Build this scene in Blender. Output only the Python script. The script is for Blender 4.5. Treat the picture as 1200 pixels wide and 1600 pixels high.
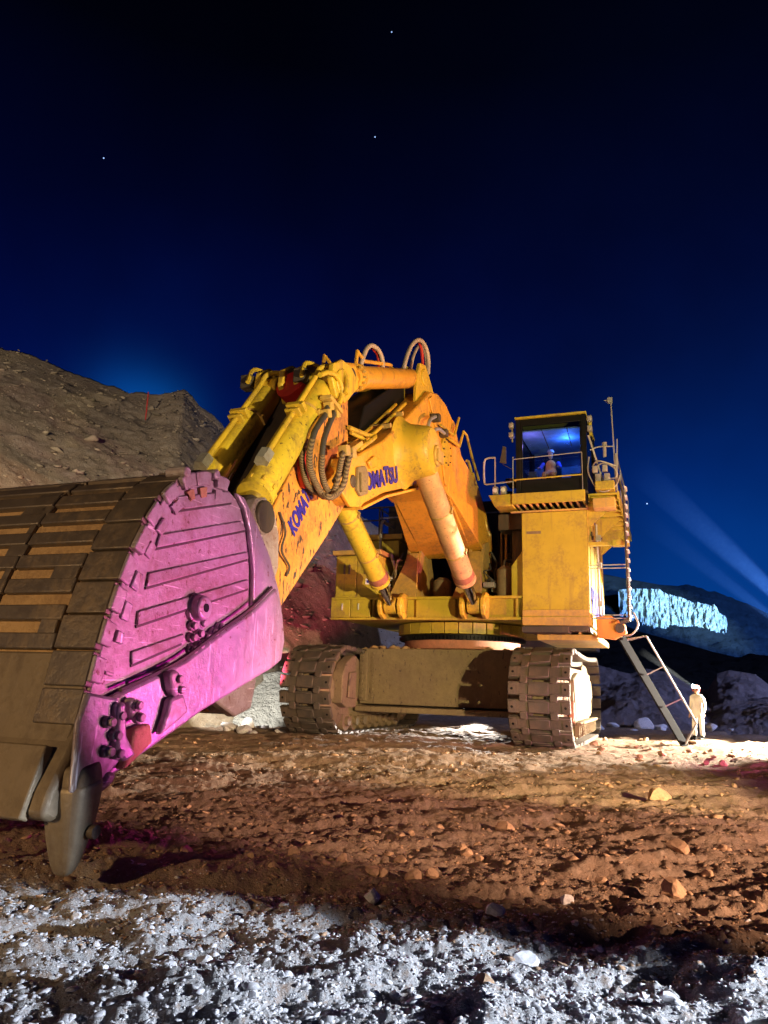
import bpy, bmesh, math, random
import numpy as np
from mathutils import Vector, Matrix, Quaternion
random.seed(7); rng = np.random.default_rng(11)
R = math.radians
for o in list(bpy.data.objects): bpy.data.objects.remove(o)
S = bpy.context.scene
col = S.collection

# ------------------------------------------------------------------ camera
FPX = 1180.0                      # focal length in pixels of a 1200x1600 frame
PITCH = math.atan(268/1180); ROLL = R(1.8); CAMH = 1.6
fwd = Vector((0, math.cos(PITCH), math.sin(PITCH)))
up0 = Vector((0, -math.sin(PITCH), math.cos(PITCH))); rt0 = Vector((1, 0, 0))
rt = rt0*math.cos(ROLL) + up0*math.sin(ROLL)
up = -rt0*math.sin(ROLL) + up0*math.cos(ROLL)
cd = bpy.data.cameras.new('camera'); cam = bpy.data.objects.new('camera', cd); col.objects.link(cam)
m = Matrix.Identity(4)
for i in range(3):
    m[i][0] = rt[i]; m[i][1] = up[i]; m[i][2] = -fwd[i]
m[2][3] = CAMH
cam.matrix_world = m
cd.sensor_fit = 'VERTICAL'; cd.sensor_height = 32.0; cd.lens = 32.0*FPX/1600.0
cd.clip_start = 0.05; cd.clip_end = 3000
S.camera = cam

# ------------------------------------------------------------------ world: night sky
S.view_settings.view_transform = 'Standard'; S.view_settings.look = 'None'
S.view_settings.exposure = 0.0; S.view_settings.gamma = 1.0
W = bpy.data.worlds.new('World'); S.world = W; W.use_nodes = True
wt = W.node_tree; wt.nodes.clear()
def wn(t): return wt.nodes.new(t)
wo = wn('ShaderNodeOutputWorld'); bg = wn('ShaderNodeBackground'); wt.links.new(bg.outputs[0], wo.inputs[0])
geo = wn('ShaderNodeTexCoord')
sep = wn('ShaderNodeSeparateXYZ'); wt.links.new(geo.outputs['Generated'], sep.inputs[0])
ramp = wn('ShaderNodeValToRGB'); wt.links.new(sep.outputs['Z'], ramp.inputs[0])
cr = ramp.color_ramp
cr.elements[0].position = 0.0; cr.elements[0].color = (0.0012, 0.018, 0.085, 1)
cr.elements[1].position = 0.82; cr.elements[1].color = (0.00012, 0.0002, 0.0006, 1)
for p, c in ((0.12, (0.0008, 0.011, 0.090)), (0.26, (0.0004, 0.0040, 0.066)), (0.40, (0.0004, 0.0022, 0.036)), (0.55, (0.0003, 0.0010, 0.013)), (0.68, (0.0002, 0.0004, 0.0025))):
    e = cr.elements.new(p); e.color = (*c, 1)
def glow(direction, power, colour, prev):
    d = Vector(direction).normalized()
    vm = wn('ShaderNodeVectorMath'); vm.operation = 'DOT_PRODUCT'; wt.links.new(geo.outputs['Generated'], vm.inputs[0]); vm.inputs[1].default_value = d
    mx = wn('ShaderNodeMath'); mx.operation = 'MAXIMUM'; wt.links.new(vm.outputs['Value'], mx.inputs[0]); mx.inputs[1].default_value = 0
    pw = wn('ShaderNodeMath'); pw.operation = 'POWER'; wt.links.new(mx.outputs[0], pw.inputs[0]); pw.inputs[1].default_value = power
    mi = wn('ShaderNodeMix'); mi.data_type = 'RGBA'; mi.blend_type = 'ADD'
    wt.links.new(pw.outputs[0], mi.inputs[0]); wt.links.new(prev, mi.inputs[6]); mi.inputs[7].default_value = (*colour, 1)
    return mi.outputs[2]
def ray(px, py): return fwd + rt*((px-600)/FPX) + up*((800-py)/FPX)
cur = glow(ray(205, 640), 700, (0.0008, 0.040, 0.15), ramp.outputs[0])
cur = glow(ray(262, 652), 1100, (0.0005, 0.030, 0.10), cur)
cur = glow(ray(225, 640), 90, (0.0, 0.004, 0.035), cur)
cur = glow(ray(1180, 990), 34, (0.0, 0.024, 0.11), cur)
cur = glow(ray(1150, 560), 14, (0.0002, 0.0012, 0.008), cur)
# faint thin cloud
nz = wn('ShaderNodeTexNoise'); nz.inputs['Scale'].default_value = 3.2; nz.inputs['Detail'].default_value = 4
wt.links.new(geo.outputs['Generated'], nz.inputs['Vector'])
mr = wn('ShaderNodeMapRange'); wt.links.new(nz.outputs['Fac'], mr.inputs[0]); mr.inputs[1].default_value = 0.3; mr.inputs[2].default_value = 0.7; mr.inputs[3].default_value = 0.72; mr.inputs[4].default_value = 1.3
ml = wn('ShaderNodeMix'); ml.data_type = 'RGBA'; ml.blend_type = 'MULTIPLY'; ml.inputs[0].default_value = 1
wt.links.new(cur, ml.inputs[6]); wt.links.new(mr.outputs[0], ml.inputs[7])
wt.links.new(ml.outputs[2], bg.inputs[0]); bg.inputs[1].default_value = 1.0

# ------------------------------------------------------------------ lamps of the night shift and added fill lamps
def spot(name, loc, target, watts, colour, size_deg, blend=0.4, radius=0.15):
    l = bpy.data.lights.new(name, 'SPOT'); l.energy = watts; l.color = colour; l.spot_size = R(size_deg); l.spot_blend = blend; l.shadow_soft_size = radius
    o = bpy.data.objects.new(name, l); col.objects.link(o); o.location = loc
    o.rotation_euler = (Vector(target)-Vector(loc)).to_track_quat('-Z', 'Y').to_euler(); return o
spot('warm_floodlight', (8.8, 2.0, 2.7), (0.6, 21.0, 6.6), 13500, (1.0, 0.82, 0.38), 56, 0.25, 0.08)
spot('peach_floodlight', (19.0, 12.5, 2.6), (0.5, 18.5, 6.4), 18500, (1.0, 0.46, 0.20), 40, 0.5, 0.10)
spot('amber_ground_fill', (9.6, 0.4, 2.3), (1.5, 12.0, 0.0), 14500, (1.0, 0.60, 0.38), 46, 0.5, 0.05)  # added fill that brightens the ground short of the warm floodlight's cone
spot('magenta_floodlight', (3.2, 7.9, 0.30), (-2.4, 7.7, 1.8), 1350, (1.0, 0.02, 0.60), 38, 0.6, 0.08)
spot('pink_bucket_fill', (9.2, 7.2, 0.5), (-2.2, 8.0, 2.75), 5200, (1.0, 0.44, 0.58), 27, 0.6, 0.08)  # unseen fill added for pink on the upper bucket side and its bolts
spot('violet_floodlight', (12.5, 13.0, 0.5), (3.4, 25.0, 4.2), 5200, (1.0, 0.20, 0.50), 50, 0.6, 0.10)
spot('purple_yard_floodlight', (16.0, 10.0, 1.5), (5.0, 14.0, 0.0), 1900, (0.75, 0.16, 0.80), 70, 0.8, 0.10)
spot('maroon_hill_fill', (-3.2, 21.5, 1.2), (-3.4, 30.0, 4.6), 9500, (1.0, 0.09, 0.20), 30, 0.6, 0.10)  # added spot standing in for magenta spill on the hill below the stick
spot('cold_headlight', (9.0, 3.0, 2.1), (-2.2, 3.45, 0.0), 12500, (0.76, 0.85, 1.0), 27, 0.25, 0.05)
spot('white_worklight', (16.5, 24.6, 2.9), (6.0, 23.2, 0.4), 62000, (1.0, 0.90, 0.72), 60, 0.40, 0.10)
spot('rear_worklight', (5.4, 36.0, 1.3), (1.4, 23.5, 0.0), 40000, (1.0, 0.92, 0.82), 24, 0.5, 0.10)
spot('rubble_fill', (-5.8, 20.5, 2.2), (-4.9, 27.0, 0.7), 4500, (1.0, 0.95, 0.86), 30, 0.5, 0.05)  # unseen lamp added to light the rubble bank from the front
spot('cliff_searchlight', (95.0, 40.0, 14.0), (73.0, 190.0, 23.0), 4600000, (0.42, 0.78, 0.92), 12, 0.9, 0.3)
spot('valley_haze_fill', (150.0, 40.0, 50.0), (95.0, 200.0, 15.0), 5000000, (0.08, 0.28, 1.0), 60, 0.8, 0.5)  # added blue fill in place of ambient haze over the far hills
spot('hill_floodlight', (-12.0, -3.0, 6.0), (-18.0, 42.0, 11.0), 50000, (1.0, 0.80, 0.56), 52, 0.6, 0.3)
spot('blue_haze_fill', (40.0, 10.0, 12.0), (24.0, 50.0, 3.0), 60000, (0.42, 0.50, 1.0), 90, 0.8, 0.3)  # no lamp stands there: added blue light imitating haze on the spoil banks
spot('bucket_back_lamp', (-9.0, -3.0, 3.4), (-4.6, 7.6, 1.9), 3000, (1.0, 0.66, 0.32), 60, 0.8, 0.15)

# ------------------------------------------------------------------ machine frame: u forward, v machine's left, z up
A = R(21); Fv = Vector((-math.sin(A), -math.cos(A), 0)); Lv = Vector((math.cos(A), -math.sin(A), 0)); C0 = Vector((2.75, 25.6, 0))
camp = Vector((0, 0, CAMH))
def wp(u, v, z): return C0 + Fv*u + Lv*v + Vector((0, 0, z))
def pv(px, py, v):                 # point of the machine plane v = const seen at (px, py) of the photograph
    r = ray(px, py); t = ((C0 + Lv*v - camp).dot(Lv))/r.dot(Lv); p = camp + r*t - C0
    return (p.dot(Fv), v, p.z)
def pu(px, py, u):
    r = ray(px, py); t = ((C0 + Fv*u - camp).dot(Fv))/r.dot(Fv); p = camp + r*t - C0
    return (u, p.dot(Lv), p.z)
def gd(px, py, z=0.0):
    r = ray(px, py); t = (z-CAMH)/r.z; return camp + r*t
def uz(p): return (p[0], p[2])

# ------------------------------------------------------------------ helpers
class MB:
    def __init__(s): s.v = []; s.f = []
    def add(s, vs, fs):
        b = len(s.v); s.v += [tuple(x) for x in vs]; s.f += [tuple(i+b for i in f) for f in fs]; return s
    def box(s, a, b):
        x0, y0, z0 = a; x1, y1, z1 = b
        if x0 > x1: x0, x1 = x1, x0
        if y0 > y1: y0, y1 = y1, y0
        if z0 > z1: z0, z1 = z1, z0
        return s.add([(x0,y0,z0),(x1,y0,z0),(x1,y1,z0),(x0,y1,z0),(x0,y0,z1),(x1,y0,z1),(x1,y1,z1),(x0,y1,z1)],
                     [(0,3,2,1),(4,5,6,7),(0,1,5,4),(1,2,6,5),(2,3,7,6),(3,0,4,7)])
    def obox(s, c, ax, ay, az, hx, hy, hz):
        c = Vector(c); ax, ay, az = Vector(ax).normalized()*hx, Vector(ay).normalized()*hy, Vector(az).normalized()*hz
        vs = [c + ax*i + ay*j + az*k for k in (-1, 1) for (i, j) in ((-1,-1),(1,-1),(1,1),(-1,1))]
        return s.add(vs, [(0,3,2,1),(4,5,6,7),(0,1,5,4),(1,2,6,5),(2,3,7,6),(3,0,4,7)])
    def bar(s, p, q, w, h=None, upv=(0,0,1)):
        p, q = Vector(p), Vector(q); d = q-p; L = d.length; d.normalize(); u = Vector(upv)
        if abs(d.dot(u)) > .98: u = Vector((1, 0, 0))
        sd = d.cross(u).normalized(); uu = sd.cross(d); return s.obox((p+q)/2, d, sd, uu, L/2, w/2, (h or w)/2)
    def cyl(s, p, q, r0, r1=None, n=24, caps=True):
        p, q = Vector(p), Vector(q); r1 = r0 if r1 is None else r1
        d = (q-p).normalized(); a = d.orthogonal().normalized(); b = d.cross(a)
        vs = []
        for c, r in ((p, r0), (q, r1)):
            for i in range(n):
                t = 2*math.pi*i/n; vs.append(c + a*math.cos(t)*r + b*math.sin(t)*r)
        fs = [(i, (i+1) % n, n+(i+1) % n, n+i) for i in range(n)]
        if caps: fs += [tuple(range(n-1, -1, -1)), tuple(range(n, 2*n))]
        return s.add(vs, fs)
    def lathe(s, p, q, prof, n=28):        # prof: (t along p->q in metres, radius)
        p, q = Vector(p), Vector(q); d = (q-p).normalized(); a = d.orthogonal().normalized(); b = d.cross(a); vs = []
        for t, r in prof:
            for i in range(n):
                g = 2*math.pi*i/n; vs.append(p + d*t + a*math.cos(g)*r + b*math.sin(g)*r)
        fs = []
        for k in range(len(prof)-1):
            fs += [(k*n+i, k*n+(i+1) % n, (k+1)*n+(i+1) % n, (k+1)*n+i) for i in range(n)]
        fs += [tuple(range(n-1, -1, -1)), tuple(range((len(prof)-1)*n, len(prof)*n))]
        return s.add(vs, fs)
    def tube(s, pts, r, n=8, smooth=0):
        P = [Vector(p) for p in pts]
        if smooth:
            Q = []
            E_ = [P[0]*2-P[1]] + P + [P[-1]*2-P[-2]]
            for i in range(1, len(E_)-2):
                p0, p1, p2, p3 = E_[i-1:i+3]
                for k in range(smooth):
                    t = k/smooth
                    Q.append(.5*((2*p1) + (p2-p0)*t + (2*p0-5*p1+4*p2-p3)*t*t + (3*p1-p0-3*p2+p3)*t**3))
            Q.append(P[-1]); P = Q
        vs = []; a = None
        for i, p in enumerate(P):
            d = (P[min(i+1, len(P)-1)]-P[max(i-1, 0)]).normalized()
            a = d.orthogonal().normalized() if a is None else (a - d*a.dot(d)).normalized()
            b = d.cross(a); rr = r[i] if isinstance(r, (list, tuple)) else r
            for k in range(n):
                t = 2*math.pi*k/n; vs.append(p + a*math.cos(t)*rr + b*math.sin(t)*rr)
        fs = []
        for i in range(len(P)-1):
            fs += [(i*n+k, i*n+(k+1) % n, (i+1)*n+(k+1) % n, (i+1)*n+k) for k in range(n)]
        fs += [tuple(range(n-1, -1, -1)), tuple(range((len(P)-1)*n, len(P)*n))]
        return s.add(vs, fs)
    def prism(s, prof, v0, v1, prof1=None):      # profile in (u, z), extruded along v
        n = len(prof); prof1 = prof1 or prof
        vs = [(u, v0, z) for u, z in prof] + [(u, v1, z) for u, z in prof1]
        fs = [(i, (i+1) % n, n+(i+1) % n, n+i) for i in range(n)] + [tuple(range(n-1, -1, -1)), tuple(range(n, 2*n))]
        return s.add(vs, fs)
    def prism_u(s, prof, u0, u1, prof1=None):    # profile in (v, z), extruded along u
        n = len(prof); prof1 = prof1 or prof
        vs = [(u0, v, z) for v, z in prof] + [(u1, v, z) for v, z in prof1]
        fs = [(i, (i+1) % n, n+(i+1) % n, n+i) for i in range(n)] + [tuple(range(n-1, -1, -1)), tuple(range(n, 2*n))]
        return s.add(vs, fs)
    def mesh(s, name, smooth=True):
        me = bpy.data.meshes.new(name); me.from_pydata(s.v, [], s.f); me.validate()
        bm = bmesh.new(); bm.from_mesh(me); bmesh.ops.recalc_face_normals(bm, faces=bm.faces); bm.to_mesh(me); bm.free()
        if smooth:
            me.polygons.foreach_set('use_smooth', [True]*len(me.polygons)); me.set_sharp_from_angle(angle=R(38))
        return me
    def build(s, name, mat, parent=None, bevel=0, smooth=True, label=None):
        me = s.mesh(name, smooth); me.materials.append(mat)
        o = bpy.data.objects.new(name, me); col.objects.link(o); o.parent = parent
        if bevel:
            b = o.modifiers.new('bevel', 'BEVEL'); b.width = bevel; b.segments = 2; b.limit_method = 'ANGLE'; b.angle_limit = R(38)
        if label: o['label'] = label
        return o
def tag(o, label=None, cat=None, group=None, kind=None):
    if label: o['label'] = label
    if cat: o['category'] = cat
    if group: o['group'] = group
    if kind: o['kind'] = kind
    return o
def empty(name, loc=(0,0,0), rz=0, parent=None):
    o = bpy.data.objects.new(name, None); o.empty_display_size = .3; col.objects.link(o); o.location = loc; o.rotation_euler.z = rz; o.parent = parent; return o

# ------------------------------------------------------------------ materials
def mat(name):
    m = bpy.data.materials.new(name); m.use_nodes = True; nt = m.node_tree; b = nt.nodes['Principled BSDF']; return m, nt, b
def tc(nt, scale=(1,1,1), obj=True):
    t = nt.nodes.new('ShaderNodeTexCoord'); mp = nt.nodes.new('ShaderNodeMapping'); mp.inputs['Scale'].default_value = scale
    nt.links.new(t.outputs['Object'], mp.inputs[0]); return mp.outputs[0]
def noise(nt, vec, scale, detail=5, rough=.6, dist=0):
    n = nt.nodes.new('ShaderNodeTexNoise'); n.inputs['Scale'].default_value = scale; n.inputs['Detail'].default_value = detail
    n.inputs['Roughness'].default_value = rough; n.inputs['Distortion'].default_value = dist; nt.links.new(vec, n.inputs['Vector']); return n.outputs['Fac']
def rng_(nt, x, a, b, c=0, d=1):
    n = nt.nodes.new('ShaderNodeMapRange'); nt.links.new(x, n.inputs[0])
    for i, v in enumerate((a, b, c, d)): n.inputs[i+1].default_value = v
    return n.outputs[0]
def mixc(nt, f, a, b, mode='MIX'):
    n = nt.nodes.new('ShaderNodeMix'); n.data_type = 'RGBA'; n.blend_type = mode
    if isinstance(f, (int, float)): n.inputs[0].default_value = f
    else: nt.links.new(f, n.inputs[0])
    for i, x in ((6, a), (7, b)):
        if isinstance(x, tuple): n.inputs[i].default_value = (*x, 1) if len(x) == 3 else x
        else: nt.links.new(x, n.inputs[i])
    return n.outputs[2]
def mth(nt, op, a, b=None):
    n = nt.nodes.new('ShaderNodeMath'); n.operation = op
    for i, x in enumerate((a, b)):
        if x is None: continue
        if isinstance(x, (int, float)): n.inputs[i].default_value = x
        else: nt.links.new(x, n.inputs[i])
    return n.outputs[0]
def bump(nt, b, h, strength=.4, dist=.02):
    n = nt.nodes.new('ShaderNodeBump'); n.inputs['Strength'].default_value = strength; n.inputs['Distance'].default_value = dist
    nt.links.new(h, n.inputs['Height']); nt.links.new(n.outputs[0], b.inputs['Normal'])
def worn(name, base, dirt, amount=.35, rough=.5, metal=0.0, fine=9.0, scratch=None, bumpy=.25, chips=None):
    m, nt, b = mat(name); v = tc(nt)
    n1 = noise(nt, v, 1.1, 7, .65, .3); n2 = noise(nt, v, fine, 6, .7)
    s = mth(nt, 'ADD', mth(nt, 'MULTIPLY', n1, .62), mth(nt, 'MULTIPLY', n2, .38))
    f = rng_(nt, s, .60-amount*.35, .72-amount*.2, 0, .85)
    c = mixc(nt, f, base, dirt)
    n3 = noise(nt, v, 3.3, 3, .5); c = mixc(nt, rng_(nt, n3, .3, .7, 0, .35), c, tuple(x*.62 for x in base))
    # run-off streaks
    vs = tc(nt, (7, 7, .5)); n4 = noise(nt, vs, 1.0, 4, .6); c = mixc(nt, rng_(nt, n4, .56, .72, 0, .5), c, dirt)
    if chips:
        n5 = noise(nt, v, 16, 4, .6, .5); n6 = noise(nt, v, .9, 2, .5)
        cf = mth(nt, 'MULTIPLY', rng_(nt, n5, .63, .66, 0, 1), rng_(nt, n6, .42, .55, 0, 1)); c = mixc(nt, cf, c, chips)
    if scratch:
        vs = tc(nt, scratch[0]); n5 = noise(nt, vs, scratch[1], 3, .55, .3); c = mixc(nt, rng_(nt, n5, scratch[2], scratch[2]+.03, 0, 1), c, scratch[3])
    nt.links.new(c, b.inputs['Base Color'])
    b.inputs['Metallic'].default_value = metal
    nt.links.new(rng_(nt, n2, .3, .7, rough-.12, rough+.2), b.inputs['Roughness'])
    bump(nt, b, mth(nt, 'ADD', mth(nt, 'MULTIPLY', f, .6), n2), bumpy, .012); return m
def plain(name, c, rough=.5, metal=0):
    m, nt, b = mat(name); v = tc(nt); n = noise(nt, v, 6, 4)
    nt.links.new(mixc(nt, rng_(nt, n, .3, .7), c, tuple(x*.7 for x in c)), b.inputs['Base Color']); b.inputs['Roughness'].default_value = rough; b.inputs['Metallic'].default_value = metal; return m
def emis(name, c, s):
    m, nt, b = mat(name); b.inputs['Base Color'].default_value = (*c, 1); b.inputs['Emission Color'].default_value = (*c, 1); b.inputs['Emission Strength'].default_value = s; return m
YEL = (0.66, 0.44, 0.04); MUD = (0.20, 0.125, 0.065)
M_ = {}
M_['yellow'] = worn('yellow_paint', YEL, MUD, .30, .42, chips=(.10, .06, .035))
M_['yellow_clean'] = worn('yellow_panel_paint', (0.50, 0.39, 0.035), MUD, .34, .45, bumpy=.12, fine=14)
M_['yellow_dirty'] = worn('dusty_yellow_paint', (0.60, 0.38, 0.08), (.26, .19, .12), .5, .65)
M_['boom'] = worn('boom_yellow_paint', (0.74, 0.37, 0.04), MUD, .26, .42, chips=(.2, .10, .04), bumpy=.12)
M_['stick'] = worn('scuffed_stick_paint', (0.70, 0.30, 0.05), (.15, .08, .05), .40, .55, scratch=((8, 8, 3.0), 1.5, .592, (.055, .035, .03)))
M_['cylinder'] = worn('cylinder_yellow_paint', (0.68, 0.50, 0.04), (.20, .12, .05), .26, .58, chips=(.10, .06, .03))
M_['tan'] = worn('dusty_tan_cylinder_paint', (.70, .40, .20), (.40, .22, .14), .40, .6, chips=(.3, .12, .06))
M_['tan'].node_tree.nodes['Principled BSDF'].inputs['Specular IOR Level'].default_value = .12
M_['rod'] = plain('chrome_rod', (.62, .60, .62), .16, 1.0)
M_['steel_side'] = worn('worn_bucket_steel', (.46, .41, .43), (.22, .12, .09), .50, .46, .3, fine=12, bumpy=.55, scratch=((1.2, 1.2, 22), 1.6, .64, (.68, .62, .62)), chips=(.16, .08, .06))
M_['steel_cheek'] = worn('polished_cheek_steel', (.48, .44, .48), (.26, .16, .13), .42, .38, .4, fine=8, bumpy=.5, scratch=((14, 14, 1.0), 1.6, .63, (.72, .68, .70)), chips=(.2, .10, .08))
M_['bar'] = worn('dark_wear_steel', (.145, .115, .09), (.27, .19, .11), .30, .42, .35, fine=10, bumpy=.5)
M_['mudfill'] = worn('caked_ochre_mud', (.52, .33, .15), (.27, .16, .08), .4, .9, fine=18, bumpy=1.0)
M_['lip'] = worn('scuffed_lip_steel', (.22, .165, .10), (.12, .085, .055), .36, .55, .2, fine=10, bumpy=.4)
M_['tooth'] = worn('polished_tooth_steel', (.34, .28, .19), (.17, .12, .075), .4, .45, .35, fine=6, bumpy=.25)
M_['black'] = plain('black_paint', (.009, .009, .010), .5)
M_['black'].node_tree.nodes['Principled BSDF'].inputs['Specular IOR Level'].default_value = .15
M_['dark'] = worn('grimy_dark_steel', (.055, .045, .04), (.12, .08, .05), .35, .6)
M_['rubber'] = plain('hose_rubber', (.06, .055, .055), .55)
M_['track'] = worn('dusty_track_steel', (.085, .072, .062), (.17, .125, .09), .45, .62, .15, fine=14, bumpy=.6)
M_['frame'] = worn('muddy_frame_steel', (.25, .19, .10), (.18, .13, .085), .6, .8, fine=12, bumpy=.8, scratch=((5, 5, 1.5), 2.2, .63, (.10, .07, .05)))
M_['rust'] = worn('rusty_ring_steel', (.50, .20, .12), (.25, .13, .08), .4, .7)
M_['grey'] = worn('grey_galvanised_steel', (.42, .40, .40), (.22, .17, .13), .2, .45, .4)
M_['white'] = plain('white_paint', (.8, .8, .8), .5)
M_['letter'] = plain('blue_lettering_vinyl', (.035, .025, .40), .45)
M_['red'] = plain('red_wrap', (.50, .02, .02), .6)
M_['wrap'] = plain('faded_red_wrap', (.34, .13, .08), .8)
M_['orange'] = worn('orange_bracket_paint', (.80, .30, .06), MUD, .2, .5)
def hosemat():
    m, nt, b = mat('armoured_hose'); t = nt.nodes.new('ShaderNodeTexCoord'); w = nt.nodes.new('ShaderNodeTexWave'); w.bands_direction = 'DIAGONAL'
    w.inputs['Scale'].default_value = 11; w.inputs['Distortion'].default_value = .6; nt.links.new(t.outputs['Object'], w.inputs[0])
    nt.links.new(mixc(nt, w.outputs['Fac'], (.23, .16, .09), (.07, .05, .04)), b.inputs['Base Color']); b.inputs['Roughness'].default_value = .7
    bump(nt, b, w.outputs['Fac'], .6, .02); return m
M_['armour'] = hosemat()
def glassmat():
    m, nt, b = mat('cab_glass'); nt.nodes.remove(b); out = nt.nodes['Material Output']
    tr = nt.nodes.new('ShaderNodeBsdfTransparent'); tr.inputs[0].default_value = (.72, .80, .86, 1); gl = nt.nodes.new('ShaderNodeBsdfGlossy'); gl.inputs['Roughness'].default_value = .04
    fr = nt.nodes.new('ShaderNodeFresnel'); fr.inputs[0].default_value = 1.5; mx = nt.nodes.new('ShaderNodeMixShader')
    nt.links.new(fr.outputs[0], mx.inputs[0]); nt.links.new(tr.outputs[0], mx.inputs[1]); nt.links.new(gl.outputs[0], mx.inputs[2]); nt.links.new(mx.outputs[0], out.inputs[0]); return m
M_['glass'] = glassmat()
def soil(name, c1, c2, c3, bscale=1.0, pale=None):
    m, nt, b = mat(name); t = nt.nodes.new('ShaderNodeNewGeometry'); v = t.outputs['Position']
    a = noise(nt, v, .35*bscale, 6, .6, .4); d = noise(nt, v, 5*bscale, 7, .7); e = noise(nt, v, 38*bscale, 5, .75)
    c = mixc(nt, rng_(nt, a, .35, .65), c1, c2); c = mixc(nt, rng_(nt, d, .45, .72, 0, .8), c, c3); c = mixc(nt, rng_(nt, e, .35, .7, 0, .55), c, tuple(x*.45 for x in c1))
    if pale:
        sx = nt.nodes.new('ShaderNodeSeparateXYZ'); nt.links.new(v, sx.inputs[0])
        edge = mth(nt, 'ADD', sx.outputs['Y'], mth(nt, 'MULTIPLY', sx.outputs['X'], .27))     # pale rock colour, mostly the cold lamp's pool painted in, ends along here
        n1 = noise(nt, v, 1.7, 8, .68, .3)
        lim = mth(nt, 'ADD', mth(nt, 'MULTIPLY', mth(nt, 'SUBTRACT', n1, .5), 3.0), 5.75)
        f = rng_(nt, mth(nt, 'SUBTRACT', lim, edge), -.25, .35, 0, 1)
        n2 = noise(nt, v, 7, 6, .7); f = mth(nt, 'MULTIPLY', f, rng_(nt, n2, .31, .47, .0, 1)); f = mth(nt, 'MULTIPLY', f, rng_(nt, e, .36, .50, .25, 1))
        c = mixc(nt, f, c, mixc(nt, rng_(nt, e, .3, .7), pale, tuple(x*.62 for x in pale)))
    nt.links.new(c, b.inputs['Base Color']); b.inputs['Roughness'].default_value = .95; b.inputs['Specular IOR Level'].default_value = .15
    bump(nt, b, mth(nt, 'ADD', mth(nt, 'MULTIPLY', d, 1.2), mth(nt, 'MULTIPLY', e, .5)), .9, .05/bscale); return m
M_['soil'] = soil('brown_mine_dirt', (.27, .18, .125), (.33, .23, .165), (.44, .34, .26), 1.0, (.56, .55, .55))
M_['hill'] = soil('dusty_hillside_rock', (.37, .30, .22), (.24, .19, .14), (.50, .45, .37), .55)
M_['mound'] = soil('grey_rock_spoil', (.20, .17, .18), (.14, .12, .13), (.28, .24, .25), .3)
M_['cliff'] = soil('pale_cliff_rock', (.50, .50, .46), (.36, .36, .34), (.65, .65, .60), .05)
M_['far'] = soil('far_hill_scrub', (.018, .02, .024), (.012, .014, .018), (.026, .03, .034), .05)
def rockmat(name, c, v=.35):
    m, nt, b = mat(name); g = nt.nodes.new('ShaderNodeNewGeometry'); n = noise(nt, g.outputs['Position'], 30, 5, .7)
    r = rng_(nt, g.outputs['Random Per Island'], 0, 1, 1-v, 1+v)
    cc = mixc(nt, rng_(nt, n, .3, .7), c, tuple(x*.55 for x in c)); cc = mixc(nt, 1.0, cc, r, 'MULTIPLY')
    nt.links.new(cc, b.inputs['Base Color']); b.inputs['Roughness'].default_value = .9; bump(nt, b, n, .5, .01); return m
M_['rock_pale'] = rockmat('pale_broken_rock', (.62, .61, .63)); M_['rock_hill'] = rockmat('hillside_rubble', (.30, .25, .18), .5); M_['rock_brown'] = rockmat('brown_broken_rock', (.40, .25, .15))

# ------------------------------------------------------------------ noise on arrays
def vnoise(x, y, seed=0):
    xi = np.floor(x).astype(np.int64); yi = np.floor(y).astype(np.int64); xf = x-xi; yf = y-yi
    def h(a, b):
        n = (a*374761393 + b*668265263 + seed*1274126177) & 0xFFFFFFFF; n = ((n ^ (n >> 13))*1274126177) & 0xFFFFFFFF
        return ((n ^ (n >> 16)) & 0xFFFF)/65535.0
    sx = xf*xf*(3-2*xf); sy = yf*yf*(3-2*yf)
    return (h(xi, yi)*(1-sx)+h(xi+1, yi)*sx)*(1-sy) + (h(xi, yi+1)*(1-sx)+h(xi+1, yi+1)*sx)*sy
def fbm(x, y, octs=5, seed=0, gain=.5):
    s = 0; a = 1; t = 0
    for i in range(octs): s = s+a*vnoise(x*2**i+i*17.3, y*2**i-i*9.1, seed+i); t += a; a *= gain
    return s/t
def grid_mesh(name, X, Y, Z, material, smooth=True):
    ny, nx = X.shape; V = np.stack([X, Y, Z], -1).reshape(-1, 3)
    i = np.arange(ny-1)[:, None]*nx + np.arange(nx-1)[None, :]; i = i.ravel()
    Fq = np.stack([i, i+1, i+nx+1, i+nx], -1)
    me = bpy.data.meshes.new(name); me.vertices.add(len(V)); me.vertices.foreach_set('co', V.ravel().astype(np.float32))
    me.loops.add(Fq.size); me.loops.foreach_set('vertex_index', Fq.ravel().astype(np.int32)); me.polygons.add(len(Fq))
    me.polygons.foreach_set('loop_start', (np.arange(len(Fq))*4).astype(np.int32)); me.polygons.foreach_set('loop_total', np.full(len(Fq), 4, np.int32))
    me.update(calc_edges=True)
    if smooth: me.polygons.foreach_set('use_smooth', [True]*len(me.polygons))
    me.materials.append(material); o = bpy.data.objects.new(name, me); col.objects.link(o); return o

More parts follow.
